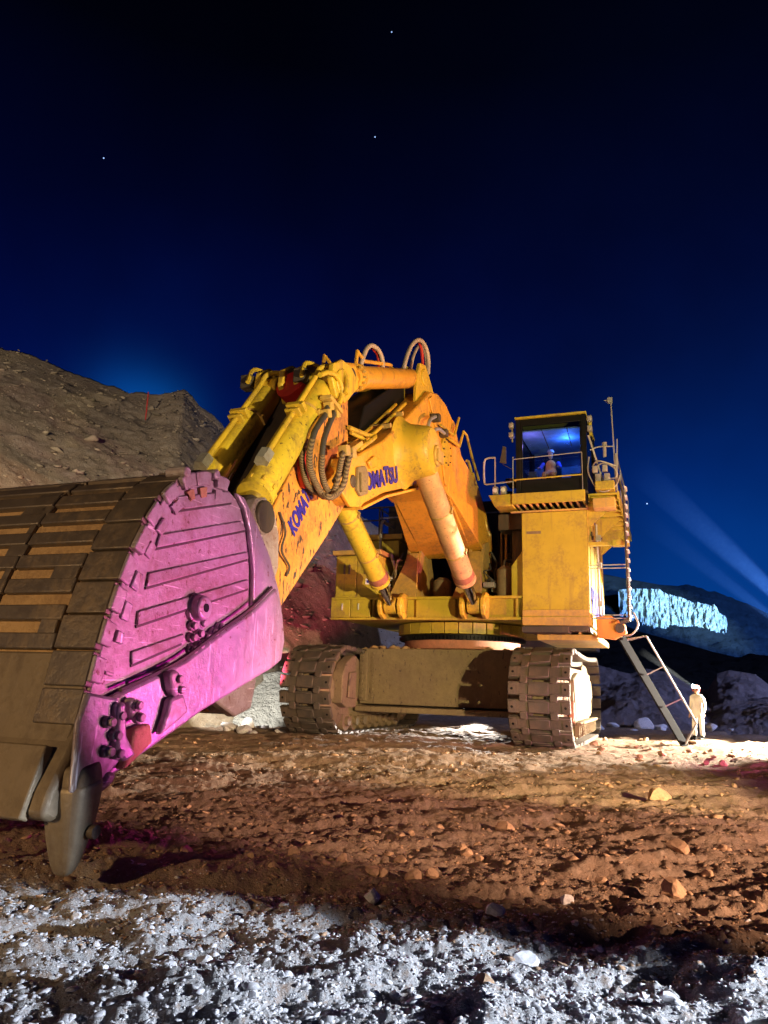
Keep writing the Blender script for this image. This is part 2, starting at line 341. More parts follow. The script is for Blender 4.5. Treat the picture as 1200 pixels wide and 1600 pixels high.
# ------------------------------------------------------------------ ground
def ground_h(x, y):
    d = np.sqrt(x*x+y*y)
    rot = x*.94+y*.34; rot2 = -x*.34+y*.94
    h = (fbm(x*.25, y*.25, 3, 5)-.5)*.22                       # broad swells
    h += (fbm(rot*.6, rot2*2.4, 4, 21)-.5)*.26                 # ruts running across
    h += (fbm(x*3, y*3, 5, 33, .58)-.5)*.12
    lump = fbm(x*1.5+3, y*1.5, 3, 44); near = np.clip((7.2-d)/2.0, 0, 1)
    h += near*(np.clip(lump-.54, 0, 1)*.42 - .01)              # lumps of the near pale strip
    clod = np.abs(fbm(x*9, y*9, 4, 52)-.5); h += clod*.11*np.clip(12/np.maximum(d, 3), .3, 1)
    cr_ = np.exp(-((y-16.5-.1*x)/1.6)**2)*np.clip((3.2-x)/3, 0, 1)*np.clip((x+14)/5, 0, 1); h += cr_*.10     # low crest before the far crawler
    return h*np.clip((75-d)/30, .25, 1)
na, nr = 760, 900
aa = np.linspace(R(-52), R(48), na); rr = 1.6*np.exp(np.linspace(0, math.log(120/1.6), nr)**1.0)
AA, RR = np.meshgrid(aa, rr); GX = RR*np.sin(AA); GY = RR*np.cos(AA)
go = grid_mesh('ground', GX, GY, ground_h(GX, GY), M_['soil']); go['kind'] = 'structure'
X, Y = np.meshgrid(np.linspace(-1200, 1200, 60), np.linspace(-1200, 1200, 60)); Zf = np.where(np.hypot(X, Y) < 90, -1.6, -.45)
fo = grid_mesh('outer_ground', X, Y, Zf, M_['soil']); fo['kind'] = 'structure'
def gh(x, y): return float(ground_h(np.array([float(x)]), np.array([float(y)]))[0])

# ------------------------------------------------------------------ hills (height over azimuth and distance, real distances)
def hill(name, az_ridge, d_foot, d_ridge, d_back, material, nu=300, nd=160, rough=1.0, base=-1.0, power=1.0, seed=1, kind='structure', terr=0):
    pxs = np.array([p[0] for p in az_ridge], float); pys = np.array([p[1] for p in az_ridge], float)
    px = np.linspace(pxs[0], pxs[-1], nu); py = np.interp(px, pxs, pys)
    rays = [ray(a, b) for a, b in zip(px, py)]
    az = np.array([math.atan2(r.x, r.y) for r in rays]); el = np.array([r.z/math.hypot(r.x, r.y) for r in rays])
    df = np.interp(px, [p[0] for p in d_foot], [p[1] for p in d_foot]); dr = np.interp(px, [p[0] for p in d_ridge], [p[1] for p in d_ridge])
    hr = CAMH + el*dr
    s = np.linspace(0, 1.6, nd)[:, None]
    D = np.where(s <= 1, df+(dr-df)*s, dr+(s-1)/.6*(d_back))
    Hh = np.where(s <= 1, base+(hr-base)*np.clip(s, 0, 1)**power, hr*(1-(s-1)/.6*.75))
    Xx = D*np.sin(az)[None, :]; Yy = D*np.cos(az)[None, :]
    n = (fbm(Xx*.09, Yy*.09, 6, seed, .55)-.5)*6*rough + (fbm(Xx*.6, (Yy+Hh)*.42, 5, seed+9, .6)-.5)*1.5*rough
    n = n + (fbm(Xx*.37+5, (Yy+Hh)*.27, 7, seed+31, .66)-.5)*2.0*rough
    env = np.clip(s/.12, 0, 1)*np.where(s <= 1, np.clip((1.0-s)/.10, .10, 1), 1)
    if terr: Hh = Hh + np.sin(Hh*terr)*.25*env
    o = grid_mesh(name, Xx, Yy, Hh + n*env, material); o['kind'] = kind; o_arr[name+str(seed)] = (Xx, Yy, Hh + n*env); return o
o_arr = {}
hill('hill', [(-700, 380), (-300, 420), (0, 545), (25, 549), (60, 561), (110, 583), (150, 597), (200, 614), (245, 616), (272, 612), (288, 614), (310, 640), (335, 661), (365, 690), (400, 720), (460, 752), (520, 790), (600, 850), (680, 930), (760, 1020)],
     [(-700, 20), (0, 22), (280, 25), (450, 27.5), (600, 38), (760, 46)], [(-700, 46), (0, 46), (300, 44), (520, 42), (760, 54)], 30, M_['hill'], 420, 260, .36, -.5, .9, 3)
hill('hill', [(560, 1010), (700, 980), (860, 955), (930, 958), (965, 972), (1000, 986), (1060, 1002), (1110, 1016), (1150, 1026), (1200, 1024), (1320, 1000), (1500, 960)],
     [(560, 60), (1500, 55)], [(560, 95), (1500, 90)], 30, M_['far'], 260, 120, .5, -.5, 1.0, 17)
hill('cliff', [(800, 935), (880, 905), (930, 893), (985, 904), (1030, 912), (1075, 916), (1120, 926), (1170, 945), (1220, 968), (1320, 1000), (1500, 1010)],
     [(800, 140), (1500, 140)], [(800, 235), (1500, 230)], 60, M_['far'], 260, 130, .6, -3, 1.0, 23)
# the quarry face: a steep furrowed wall standing out of the far hill
def cliff_face():
    top = [(940, 925), (975, 922), (1000, 921), (1030, 922), (1045, 930), (1060, 935), (1085, 940), (1100, 945), (1120, 950), (1135, 968), (1140, 990), (1152, 1011)]
    nx_, nz_ = 420, 150; px = np.linspace(966, 1158, nx_); py = np.interp(px, [p[0] for p in top], [p[1] for p in top]) + (fbm(px*.12, px*0, 4, 3)-.5)*12*np.clip((px-1030)/30, 0, 1)
    r = [ray(a, b) for a, b in zip(px, py)]; az = np.array([math.atan2(q.x, q.y) for q in r]); el = np.array([q.z/math.hypot(q.x, q.y) for q in r])
    dt = 206.0; ht = CAMH+el*dt; s = np.linspace(0, 1, nz_)[:, None]
    Hh = ht*(1-s) + (2.0)*s; fx = px*.09
    wx = fx[None, :]+s*2.2+(fbm(fx[None, :]*.7, s*1.2, 3, 5)-.5)*1.2; fur = (np.abs(fbm(wx*.8, s*.30+fx[None, :]*0, 5, 7, .6)-.5))*2.4*np.clip((px-1010)/70, .12, 1)[None, :] + (fbm(fx[None, :]*2.5, s*14, 5, 9)-.5)*3
    D = dt - 26*s - 3 + fur
    D[0, :] = dt+10
    Xx = D*np.sin(az)[None, :]; Yy = D*np.cos(az)[None, :]
    o = grid_mesh('quarry_face', Xx, Yy, Hh, M_['cliff']); o['kind'] = 'structure'
cliff_face()
# boulder-strewn spoil at right, in front of the far hill
def bank(pts, dist, seed, material): hill('rubble_bank', pts, [(pts[0][0], dist), (pts[-1][0], dist)], [(pts[0][0], dist+2.2), (pts[-1][0], dist+2.2)], 2, material, 160, 90, .16, -.2, .6, seed)
def spoil(name, pts, dist, seed, material):
    hill(name, pts, [(pts[0][0], dist), (pts[-1][0], dist)], [(pts[0][0], dist+5), (pts[-1][0], dist+5)], 6, material, 260, 150, .42, -.3, .55, seed)
spoil('spoil_bank', [(850, 1050), (915, 1040), (950, 1046), (985, 1052), (1010, 1044), (1045, 1050), (1080, 1072), (1105, 1078), (1120, 1052), (1140, 1046), (1180, 1052), (1215, 1080), (1290, 1090)], 42, 41, M_['mound'])
spoil('spoil_bank', [(880, 1105), (935, 1085), (965, 1076), (1000, 1070), (1030, 1074), (1055, 1082), (1085, 1110), (1110, 1118), (1130, 1108), (1170, 1106), (1220, 1096), (1300, 1098)], 36, 57, M_['mound'])

bank([(200, 1130), (270, 1108), (310, 1082), (350, 1064), (400, 1052), (450, 1046), (500, 1062), (545, 1110)], 27.0, 77, M_['cliff'])
# ------------------------------------------------------------------ rocks
def rock_arrays(n, sub=1):
    bm = bmesh.new(); bmesh.ops.create_icosphere(bm, subdivisions=sub, radius=1); v = np.array([x.co[:] for x in bm.verts]); f = np.array([[x.index for x in q.verts] for q in bm.faces]); bm.free(); return v, f
def scatter(name, pos, size, material):
    v, f = rock_arrays(1); n = len(pos); V = np.repeat(v[None], n, 0)*(1+rng.uniform(-.5, .45, (n, len(v), 1)))
    sc = size[:, None, None]*np.stack([rng.uniform(.7, 1.4, n), rng.uniform(.7, 1.3, n), rng.uniform(.25, .6, n)], -1)[:, None, :]
    V = V*sc; a = rng.uniform(0, 2*math.pi, n); c, s = np.cos(a)[:, None], np.sin(a)[:, None]
    Vx = V[..., 0]*c-V[..., 1]*s; Vy = V[..., 0]*s+V[..., 1]*c; tl = rng.uniform(-.6, .6, n)[:, None]; Vz = V[..., 2]*np.cos(tl)+Vx*np.sin(tl)*.6
    P = np.stack([Vx, Vy, Vz], -1)+pos[:, None, :]; Fa = (f[None]+(np.arange(n)*len(v))[:, None, None]).reshape(-1, 3)
    me = bpy.data.meshes.new(name); me.vertices.add(n*len(v)); me.vertices.foreach_set('co', P.ravel().astype(np.float32)); me.loops.add(Fa.size); me.loops.foreach_set('vertex_index', Fa.ravel().astype(np.int32))
    me.polygons.add(len(Fa)); me.polygons.foreach_set('loop_start', (np.arange(len(Fa))*3).astype(np.int32)); me.polygons.foreach_set('loop_total', np.full(len(Fa), 3, np.int32)); me.update(calc_edges=True)
    me.materials.append(material); o = bpy.data.objects.new(name, me); col.objects.link(o); return o
def sample(n, d0, d1, az0=-40, az1=38, p=1.0):
    d = 1/(1/d1+(1/d0-1/d1)*rng.random(n)**p); a = np.radians(rng.uniform(az0, az1, n)); return d*np.sin(a), d*np.cos(a), d
HX, HY, HZ = [a[6:165, 60:].ravel() for a in o_arr['hill3']]
pk = rng.integers(0, len(HX), 9000); sz = np.minimum(.045*np.exp(rng.normal(0, .65, len(pk))), .38)
tag(scatter('rubble', np.stack([HX[pk]+rng.normal(0, .1, len(pk)), HY[pk]+rng.normal(0, .1, len(pk)), HZ[pk]], -1), sz, M_['rock_hill']), 'loose rubble strewn over the hillside behind the bucket', None, None, 'stuff')
x, y, d = sample(34000, 3.0, 7.4); k = (y+.27*x) < 5.9+rng.normal(0, .35, len(x)); x, y = x[k], y[k]
sz = np.minimum(.0062*np.exp(rng.normal(0, .6, len(x)))+.002, .040)
tag(scatter('gravel', np.stack([x, y, ground_h(x, y)+sz*.2], -1), sz, M_['rock_pale']), 'pale chips of crushed rock strewn over the dirt in front', None, None, 'stuff')
x, y, d = sample(24000, 5.0, 34, p=.9); sz = np.minimum(.0095*np.exp(rng.normal(0, .6, len(x)))*np.clip(d/9, .7, 1.7), .07)
tag(scatter('gravel', np.stack([x, y, ground_h(x, y)+sz*.15], -1), sz, M_['rock_brown']), 'small brown stones and clods scattered across the dirt yard', None, None, 'stuff')
rock_meshes = {}
def rock_mesh(seed, key):
    rs = np.random.default_rng(seed); v, f = rock_arrays(1, 2); P = v.copy()
    for _ in range(9):                       # broken faces: clip by random planes
        n_ = rs.normal(size=3); n_ /= np.linalg.norm(n_); h = rs.uniform(.45, .8); dd = P@n_; P = P-np.outer(np.clip(dd-h, 0, None), n_)
    P *= np.array([rs.uniform(.9, 1.3), rs.uniform(.75, 1.1), rs.uniform(.55, .85)]); P += rs.normal(0, .02, P.shape)
    me = bpy.data.meshes.new('rock'); me.from_pydata(P.tolist(), [], f.tolist()); me.materials.append(M_[key]); return me
for s_ in range(5):
    for k_ in ('rock_pale', 'rock_brown'): rock_meshes[(s_, k_)] = rock_mesh(60+s_, k_)
def put_rock(x, y, r, key, label, group=None, sink=.3):
    me = rock_meshes[(random.randrange(5), key)]; o = bpy.data.objects.new('rock', me); col.objects.link(o)
    o.location = (x, y, gh(x, y)+r*sink); o.scale = (r, r, r); o.rotation_euler = (random.uniform(-.3, .3), random.uniform(-.3, .3), random.uniform(0, 6.28)); return tag(o, label, 'rock', group)
special = [((817, 1506), .088, 'rock_pale', 'large angular pale rock, the tallest on the pale gravel'), ((581, 1413), .085, 'rock_pale', 'flat white rock beside a dark hollow at the gravel edge'),
 ((772, 1445), .078, 'rock_pale', 'rounded white rock between the flat one and the tall one'), ((1056, 1412), .12, 'rock_brown', 'brown squared rock just beyond the pale gravel'),
 ((1030, 1252), .19, 'rock_brown', 'tan block on the dirt below the boarding ladder'), ((1060, 1352), .11, 'rock_brown', 'ochre wedge of rock lying alone on the shaded dirt'),
 ((886, 1414), .06, 'rock_pale', 'upright pale stone at the border of gravel and dirt'), ((1045, 1582), .05, 'rock_pale', 'bluish white stone at the bottom edge of the gravel'),
 ((757, 1587), .055, 'rock_brown', 'ochre lump surrounded by black shadow in the gravel'), ((457, 1355), .075, 'rock_brown', 'small tan stone near the point of the bucket tooth'),
 ((790, 1296), .12, 'rock_brown', 'low flat brown slab in the middle of the dirt yard'), ((646, 1380), .08, 'rock_brown', 'tan stone next to a black hole above the gravel'), ((320, 1530), .05, 'rock_pale', 'tilted white stone inside the black shadow patch')]
for (px_, py_), r_, k_, l_ in special:
    g_ = gd(px_, py_); put_rock(g_.x, g_.y, r_, k_, l_)
x, y, d = sample(46, 4.0, 6.2, -32, 26)
def zone3(a, b):
    w_ = ('below the bucket tooth' if a < -1.6 else 'left of the tall pale rock' if a < .1 else 'right of the tall pale rock' if a < 1.1 else 'at the right end of the gravel')+(', near the dirt' if b+.27*a > 5 else ', nearest the viewer')
    return 'fist sized white stone '+w_, 'white stones '+w_
for a_, b_ in zip(x, y):
    if b_+.27*a_ < 5.8: put_rock(a_, b_, random.uniform(.018, .036), 'rock_pale', *zone3(a_, b_))
x, y, d = sample(70, 6.6, 20, -20, 28)
def zone(a, b):
    h_ = 'below the bucket' if a/b < -.22 else 'in front of the far crawler' if a/b < 0 else 'in front of the car body' if a/b < .15 else 'in front of the near crawler' if a/b < .28 else 'at the right edge of the yard'
    return h_, ('close to the pale gravel' if b < 8.5 else 'midway up the dirt' if b < 12.5 else 'near the floodlit strip')
for a_, b_ in zip(x, y):
    r_ = random.uniform(.03, .075); h_, w_ = zone(a_, b_); put_rock(a_, b_, r_, 'rock_brown', ('small' if r_ < .05 else 'larger')+' brown stone '+h_+', '+w_, ('small' if r_ < .05 else 'larger')+' brown stones '+h_+' '+w_)
x, y, d = sample(40, 20, 27, 14, 30)
for a_, b_ in zip(x, y): put_rock(a_, b_, random.uniform(.06, .16), 'rock_brown', ('loose stone on the floodlit dirt left of the boarding ladder' if a_/b_ < .37 else 'loose stone on the floodlit dirt right of the boarding ladder'), ('stones left of the boarding ladder' if a_/b_ < .37 else 'stones right of the boarding ladder'))
for i in range(26):
    px_ = random.uniform(300, 445); g_ = gd(px_, random.uniform(1118, 1146)); put_rock(g_.x, g_.y, random.uniform(.12, .32), 'rock_pale', 'floodlit boulder at the foot of the bank behind the bucket', 'boulders behind the bucket')
for i in range(30):
    px_ = random.uniform(930, 1200); g_ = gd(px_, random.uniform(1136, 1146)); put_rock(g_.x, g_.y+random.uniform(0, 2), random.uniform(.15, .5), 'rock_pale', 'grey boulder at the toe of the spoil bank', 'boulders at the toe of the spoil bank')

# ------------------------------------------------------------------ the excavator
EX = empty('mining_excavator', C0, A-math.pi/2)         # local x = u (forward), y = v, z up
EX.rotation_euler.z = math.atan2(Fv.y, Fv.x)
tag(EX, 'giant yellow mining excavator with its bucket lowered to the dirt', 'excavator')
def P(mb, name, m, parent=None, bevel=0, smooth=True, label=None): return mb.build(name, M_[m], parent or EX, bevel, smooth, label)

# ---- crawlers
TC = -.2; TW = .82; TG = 3.42
def track_path(n):
    r = 1.28; zc = 1.36; uf = 3.0; ub = -3.2; L1 = uf-ub; arc = math.pi*r; tot = 2*L1+2*arc; out = []
    for i in range(n):
        s = tot*i/n
        if s < arc: t = -math.pi/2+s/r; out.append((uf+r*math.cos(t), zc+r*math.sin(t), t))
        elif s < arc+L1: q = s-arc; out.append((uf-q, zc+r-.10*math.sin(q/L1*math.pi), math.pi/2))
        elif s < 2*arc+L1: t = math.pi/2+(s-arc-L1)/r; out.append((ub+r*math.cos(t), zc+r*math.sin(t), t))
        else: q = s-2*arc-L1; out.append((ub+q, zc-r, -math.pi/2))
    return out, tot
def shoe_mesh():
    mb = MB(); h = .215                            # local: x out of the loop, y across, z along
    mb.box((-.05, -TW, -h+.05), (.07, TW, h-.02))
    for s in (-1, 1):
        mb.box((.0, s*.40-.10, -h-.11), (.085, s*.40+.10, -h+.10))     # interlocking fingers
        mb.box((.07, s*.70-.10, -h+.08), (.088, s*.70+.10, h-.06))
        mb.box((-.22, s*.25-.06, -h-.02), (-.05, s*.25+.06, h+.02))   # chain links inside
    mb.box((.07, -.27, -h+.07), (.10, .27, h-.07))
    return mb.mesh('track_shoe')
shoe_me = shoe_mesh(); bm = bmesh.new(); bm.from_mesh(shoe_me); bmesh.ops.bevel(bm, geom=list(bm.edges), offset=.014, segments=1, affect='EDGES'); bm.to_mesh(shoe_me); bm.free(); shoe_me.materials.append(M_['track'])
hole = MB()
for s in (-1, 1): hole.cyl((.098, s*.70, 0), (.104, s*.70, 0), .034, n=10)
hole_me = hole.mesh('shoe_holes'); hole_me.materials.append(M_['black'])
def crawler(side):
    T = empty('crawler_track', (0, 0, 0), 0, EX); vc = TC+side*TG
    T['label'] = 'crawler on the cab side with its outer face floodlit' if side > 0 else 'crawler behind the bucket arm, half in shade'
    pts, tot = track_path(46)
    for (u, z, t) in pts:
        o = bpy.data.objects.new('track_shoe', shoe_me if True else None); col.objects.link(o); o.parent = T
        o.matrix_local = Matrix.Translation((u, vc, z)) @ Matrix(((math.cos(t), 0, -math.sin(t), 0), (0, 1, 0, 0), (math.sin(t), 0, math.cos(t), 0), (0, 0, 0, 1)))
    hb = MB()
    for (u, z, t) in pts:
        if math.cos(t) > -.2 or True:
            d = Vector((math.cos(t), 0, math.sin(t))); c = Vector((u, vc, z))
            for s in (-1, 1): p = c+d*.086+Vector((0, s*.70, 0)); hb.cyl(p, p+d*.006, .036, n=8)
    hb.build('shoe_hole', M_['black'], T)
    f = MB()                                       # side frame between idler and sprocket
    prof = [(2.9, .62), (3.35, 1.0), (3.35, 1.7), (2.9, 2.05), (1.4, 2.22), (-2.4, 2.22), (-3.4, 1.8), (-3.5, 1.0), (-3.0, .55)]
    f.prism(prof, vc-.52, vc+.52)
    f.prism([(2.3, .75), (2.3, 1.85), (.9, 2.1), (-2.3, 2.1), (-2.3, .75)], vc+side*.52, vc+side*.66)
    f.box((2.5, vc+side*.66, .62), (-2.6, vc+side*.86, .70))
    f.build('track_frame', M_['frame'], T, .03)
    for u, nm in ((3.0, 'idler'), (-3.2, 'sprocket')):
        w = MB(); w.lathe((u, vc-.6, 1.36), (u, vc+.6, 1.36), [(0, .3), (.02, .55), (.08, .60), (.16, 1.02), (.24, 1.10), (.96, 1.10), (1.04, 1.02), (1.12, .60), (1.18, .55), (1.2, .3)], 36); w.build(nm, M_['frame'], T)
    for u in np.linspace(-2.3, 2.3, 8):
        w = MB(); w.cyl((u, vc-.5, .42), (u, vc+.5, .42), .30, n=20); w.cyl((u, vc-.62, .42), (u, vc+.62, .42), .14, n=14); w.build('track_roller', M_['frame'], T)
    if side > 0:
        for u in np.linspace(-2.4, 2.2, 14): g = MB(); g.box((u-.03, vc+.67, .28), (u+.03, vc+.80, .62)); g.build('roller_guard', M_['frame'], T)
        e = MB(); e.prism([(3.2, .75), (2.75, .68), (2.55, .95), (2.75, 1.25), (3.0, 1.28)], vc+.62, vc+.76); e.build('idler_cover', M_['rust'], T, .03)
    else:
        e = MB(); e.prism([(3.5, 1.0), (3.1, .85), (2.4, .85), (2.2, 1.2), (2.2, 2.3), (2.6, 2.45), (3.2, 2.2), (3.5, 1.8)], vc+.50, vc+.86); e.prism([(3.2, 1.15), (2.6, 1.1), (2.6, 1.95), (3.1, 1.9)], vc+.86, vc+.94)
        e.build('idler_cover', M_['frame'], T, .05)
crawler(1); crawler(-1)
# ---- car body between the crawlers
cb = MB(); cb.prism([(1.55, .95), (1.55, 2.72), (-1.9, 2.72), (-1.9, .95)], -3.0, 2.55); cb.prism([(1.95, .72), (1.95, .90), (-2.0, .90), (-2.0, .72)], -3.0, 2.5)
cb.box((1.55, -2.98, 1.05), (1.72, -2.70, 2.62)); P(cb, 'car_body', 'frame', bevel=.03)
b = MB()
for z in np.linspace(1.15, 2.55, 12):
    b.cyl((1.56, -2.55, z), (1.63, -2.55, z), .035, n=6); b.cyl((1.72, -2.85, z), (1.78, -2.85, z), .03, n=6)
P(b, 'flange_bolts', 'frame')
hp = MB()
for i in range(60):
    v = random.uniform(-2.9, 2.2); r = random.uniform(.05, .16); hp.lathe((random.uniform(1.1, 1.5), v, 2.70), (1.3, v, 3.1), [(0, r), (r*.5, r*.8), (r*.8, r*.3)], 7)
P(hp, 'caked_dirt', 'mudfill')
# ---- slewing ring
s = MB(); s.lathe((0, 0, 2.72), (0, 0, 3.2), [(0, 1.7), (.02, 1.86), (.14, 1.92), (.27, 1.92), (.28, 1.8)], 64); P(s, 'ring_base', 'rust')
s = MB(); s.lathe((0, 0, 2.99), (0, 0, 3.3), [(0, 1.9), (.0, 2.04), (.17, 2.04), (.17, 1.9)], 64)
for i in range(110):
    t = 2*math.pi*i/110; d = Vector((math.cos(t), math.sin(t), 0)); s.obox(d*2.06+Vector((0, 0, 3.07)), d, (-d.y, d.x, 0), (0, 0, 1), .04, .03, .05)
P(s, 'ring_gear', 'black')
s = MB()
for i in range(30):
    t0 = 2*math.pi*i/30; t1 = 2*math.pi*(i+1)/30-.012; r = 2.12
    pts = [(r*math.cos(t0), r*math.sin(t0)), (r*math.cos(t1), r*math.sin(t1)), ((r-.35)*math.cos(t1), (r-.35)*math.sin(t1)), ((r-.35)*math.cos(t0), (r-.35)*math.sin(t0))]
    s.add([(x, y, 3.18) for x, y in pts]+[(x, y, 3.52) for x, y in pts], [(0,1,2,3),(7,6,5,4),(0,4,5,1),(1,5,6,2),(2,6,7,3),(3,7,4,0)])
P(s, 'ring_skirt', 'yellow_clean', bevel=.008)
# ---- deck
dk = MB(); dk.box((-7.5, -3.42, 3.56), (3.0, 2.60, 4.16)); dk.box((3.0, -3.42, 3.50), (3.16, 2.60, 3.58)); dk.box((3.0, -3.42, 4.12), (3.16, 2.60, 4.2))
for v in (-2.0, -1.75, -1.85+.9, .75, 2.45): dk.box((3.0, v-.04, 3.58), (3.14, v+.04, 4.12))
dk.box((3.0, -.62, 3.58), (3.12, .62, 4.12))
P(dk, 'deck', 'yellow_clean', bevel=.015)
cabn = MB(); cabn.box((3.0, -3.40, 3.58), (3.2, -2.75, 4.12)); cabn.box((3.0, -2.73, 3.58), (3.2, -2.08, 4.12)); c_ = P(cabn, 'cabinet_door', 'yellow_clean', bevel=.015)
for v in (-3.0, -2.45): h = MB(); h.bar((3.24, v, 3.8), (3.24, v, 4.0), .03); P(h, 'handle', 'white', c_)
for sv in (1.25, -1.28):                           # boom cylinder feet
    for dv in (-.31, .31):
        e = MB(); v = sv+dv; w = .06
        e.prism([(3.0, 3.56), (3.35, 3.50), (3.62, 3.62), (3.74, 3.86), (3.66, 4.12), (3.4, 4.28), (3.0, 4.26)], v-w, v+w)
        e.cyl((3.42, v-w-.03, 3.9), (3.42, v+w+.03, 3.9), .22, n=24); P(e, 'cylinder_lug', 'yellow', bevel=.02)
# boom foot brackets
for v in (-1.02, 1.02):
    for dv in (-.2, .2):
        e = MB(); e.prism([(2.9, 4.16), (2.35, 5.4), (2.1, 5.95), (1.6, 6.1), (1.2, 5.8), (.4, 4.16)], v+dv-.05, v+dv+.05); P(e, 'boom_bracket', 'yellow_dirty', bevel=.015)
    e = MB(); e.add([(3.0, v-.55, 4.18), (3.0, v+.35, 4.18), (2.25, v+.15, 5.7), (2.25, v-.15, 5.7), (2.9, v-.55, 4.18), (2.9, v+.35, 4.18), (2.15, v+.15, 5.7), (2.15, v-.15, 5.7)], [(0,1,2,3),(7,6,5,4),(0,4,5,1),(1,5,6,2),(2,6,7,3),(3,7,4,0)])
    P(e, 'bracket_web', 'yellow_dirty', bevel=.01)
# ---- engine house, left side modules
e = MB(); e.box((-8.2, -3.0, 4.2), (-.6, 2.4, 8.0)); e.box((-8.2, -3.4, 4.2), (-.62, -3.0, 7.0)); e.box((-9.8, -3.5, 3.2), (-8.2, 3.6, 6.6)); P(e, 'engine_house', 'dark', bevel=.04)
e = MB()
e.box((1.2, -3.40, 4.2), (2.95, -1.92, 5.55)); e.box((-.6, -3.40, 4.2), (1.2, -1.9, 6.35)); P(e, 'side_module', 'yellow_clean', bevel=.02)
e = MB(); e.box((1.0, -3.5, 5.58), (3.05, -1.85, 5.72)); e.box((-.7, -3.55, 6.38), (1.35, -1.75, 6.55)); P(e, 'module_walkway', 'yellow_dirty', bevel=.01)
for v0, v1 in ((-3.36, -2.68), (-2.64, -1.96)):
    e = MB(); e.box((2.95, v0, 4.26), (2.985, v1, 5.5)); d_ = P(e, 'module_door', 'yellow_clean', bevel=.01)
    h = MB(); h.bar((3.02, (v0+v1)/2-.05, 4.95), (3.02, (v0+v1)/2-.05, 5.25), .05, .05); P(h, 'handle', 'dark', d_); h = MB(); h.bar((3.02, (v0+v1)/2+.12, 4.95), (3.02, (v0+v1)/2+.12, 5.25), .05, .05); P(h, 'handle', 'dark', d_)
e = MB(); e.box((2.99, -2.35, 4.62), (3.0, -2.0, 4.80)); w_ = P(e, 'warning_plate', 'white')
e = MB(); e.cyl((3.0, -2.26, 4.71), (3.004, -2.26, 4.71), .05, n=16); e.box((3.0, -2.18, 4.66), (3.004, -2.04, 4.69)); e.box((3.0, -2.18, 4.72), (3.004, -2.04, 4.745)); P(e, 'plate_marking', 'letter', w_)
for k in range(16):                               # dark louvred radiator face and its posts
    v = -3.2+k*.36; e = MB(); e.box((-.6, v-.03, 4.3), (-.42, v+.05, 6.9)); 
    if k % 2 == 0: e.bar((-.5, v, 6.9), (-.5, v, 7.9), .05)
    P(e, 'louvre_post', 'dark')
e = MB()
for z in (7.55,): e.bar((-.5, -3.3, z), (-.5, 2.3, z), .05)
e.bar((-.5, -3.3, 7.9), (-8.0, -3.3, 7.9), .05); e.bar((-.5, -3.3, 7.45), (-8.0, -3.3, 7.45), .05); P(e, 'guard_rail', 'grey')
e = MB(); e.bar((1.3, -3.45, 6.55), (1.3, -3.45, 7.5), .045); e.bar((1.3, -2.6, 6.55), (1.3, -2.6, 7.5), .045); e.bar((1.3, -1.8, 6.55), (1.3, -1.8, 7.5), .045)
e.bar((1.3, -3.45, 7.5), (1.3, -1.8, 7.5), .045); e.bar((1.3, -3.45, 7.05), (1.3, -1.8, 7.05), .04); P(e, 'guard_rail', 'dark')
# machinery between deck and boom: pumps, filters, hoses
for (u, v, z0, z1, r) in ((2.2, -1.6, 4.2, 4.9, .16), (2.0, -1.45, 4.2, 5.3, .12), (2.3, 1.95, 4.2, 5.2, .26), (1.6, 2.3, 4.2, 5.9, .2), (1.4, -.3, 4.2, 5.0, .3), (.2, 1.9, 4.2, 6.8, .22), (.2, 2.25, 4.2, 7.4, .16)):
    e = MB(); e.lathe((u, v, z0), (u, v, z1), [(0, r*.8), (.08, r), (z1-z0-.12, r), (z1-z0-.05, r*.7), (z1-z0, r*.5)], 20); P(e, 'filter_canister', 'frame' if r > .15 else 'dark')
for i in range(16):
    v = random.choice((-1, 1))*random.uniform(1.35, 2.3); u = random.uniform(1.5, 2.6); z = random.uniform(4.2, 4.6); p = [(u, v, z)]
    for k in range(5): p.append((p[-1][0]+random.uniform(-.25, .15), p[-1][1]+random.uniform(-.25, .25), p[-1][2]+random.uniform(-.1, .42)))
    e = MB(); e.tube(p, random.choice((.025, .035, .05)), 8, 6); P(e, 'hydraulic_hose', random.choice(('rubber', 'dark', 'grey')))
for k in range(6):
    e = MB(); v = 1.5+k*.17; e.tube([(.8, v, 4.3), (.9, v, 5.5), (.7, v+.03, 6.9), (.4, v+.02, 7.9-.1*(k % 3)), (0, v, 8.0), (-.5, v, 7.6)], .05, 8, 6); P(e, 'hydraulic_hose', 'rubber')
e = MB()
for k in range(3): e.cyl((-.9-.0*k, 1.45+k*.38, 6.9), (-.9, 1.45+k*.38, 8.35), .15, n=18)
P(e, 'exhaust_stack', 'dark'); e = MB(); e.box((-.5, 1.55, 8.36), (.35, 2.2, 8.52)); P(e, 'stack_cap', 'yellow_dirty', bevel=.03)
e = MB(); e.prism_u([(2.25, 4.2), (2.62, 4.2), (2.62, 5.6), (2.25, 5.1)], 2.4, 2.9); P(e, 'tower_gusset', 'yellow_clean', bevel=.015)
e = MB(); e.box((1.6, 1.75, 6.3), (2.4, 2.5, 6.8)); e.cyl((2.0, 2.3, 5.3), (2.0, 2.3, 6.3), .2, n=16); P(e, 'swing_motor', 'dark', bevel=.02)

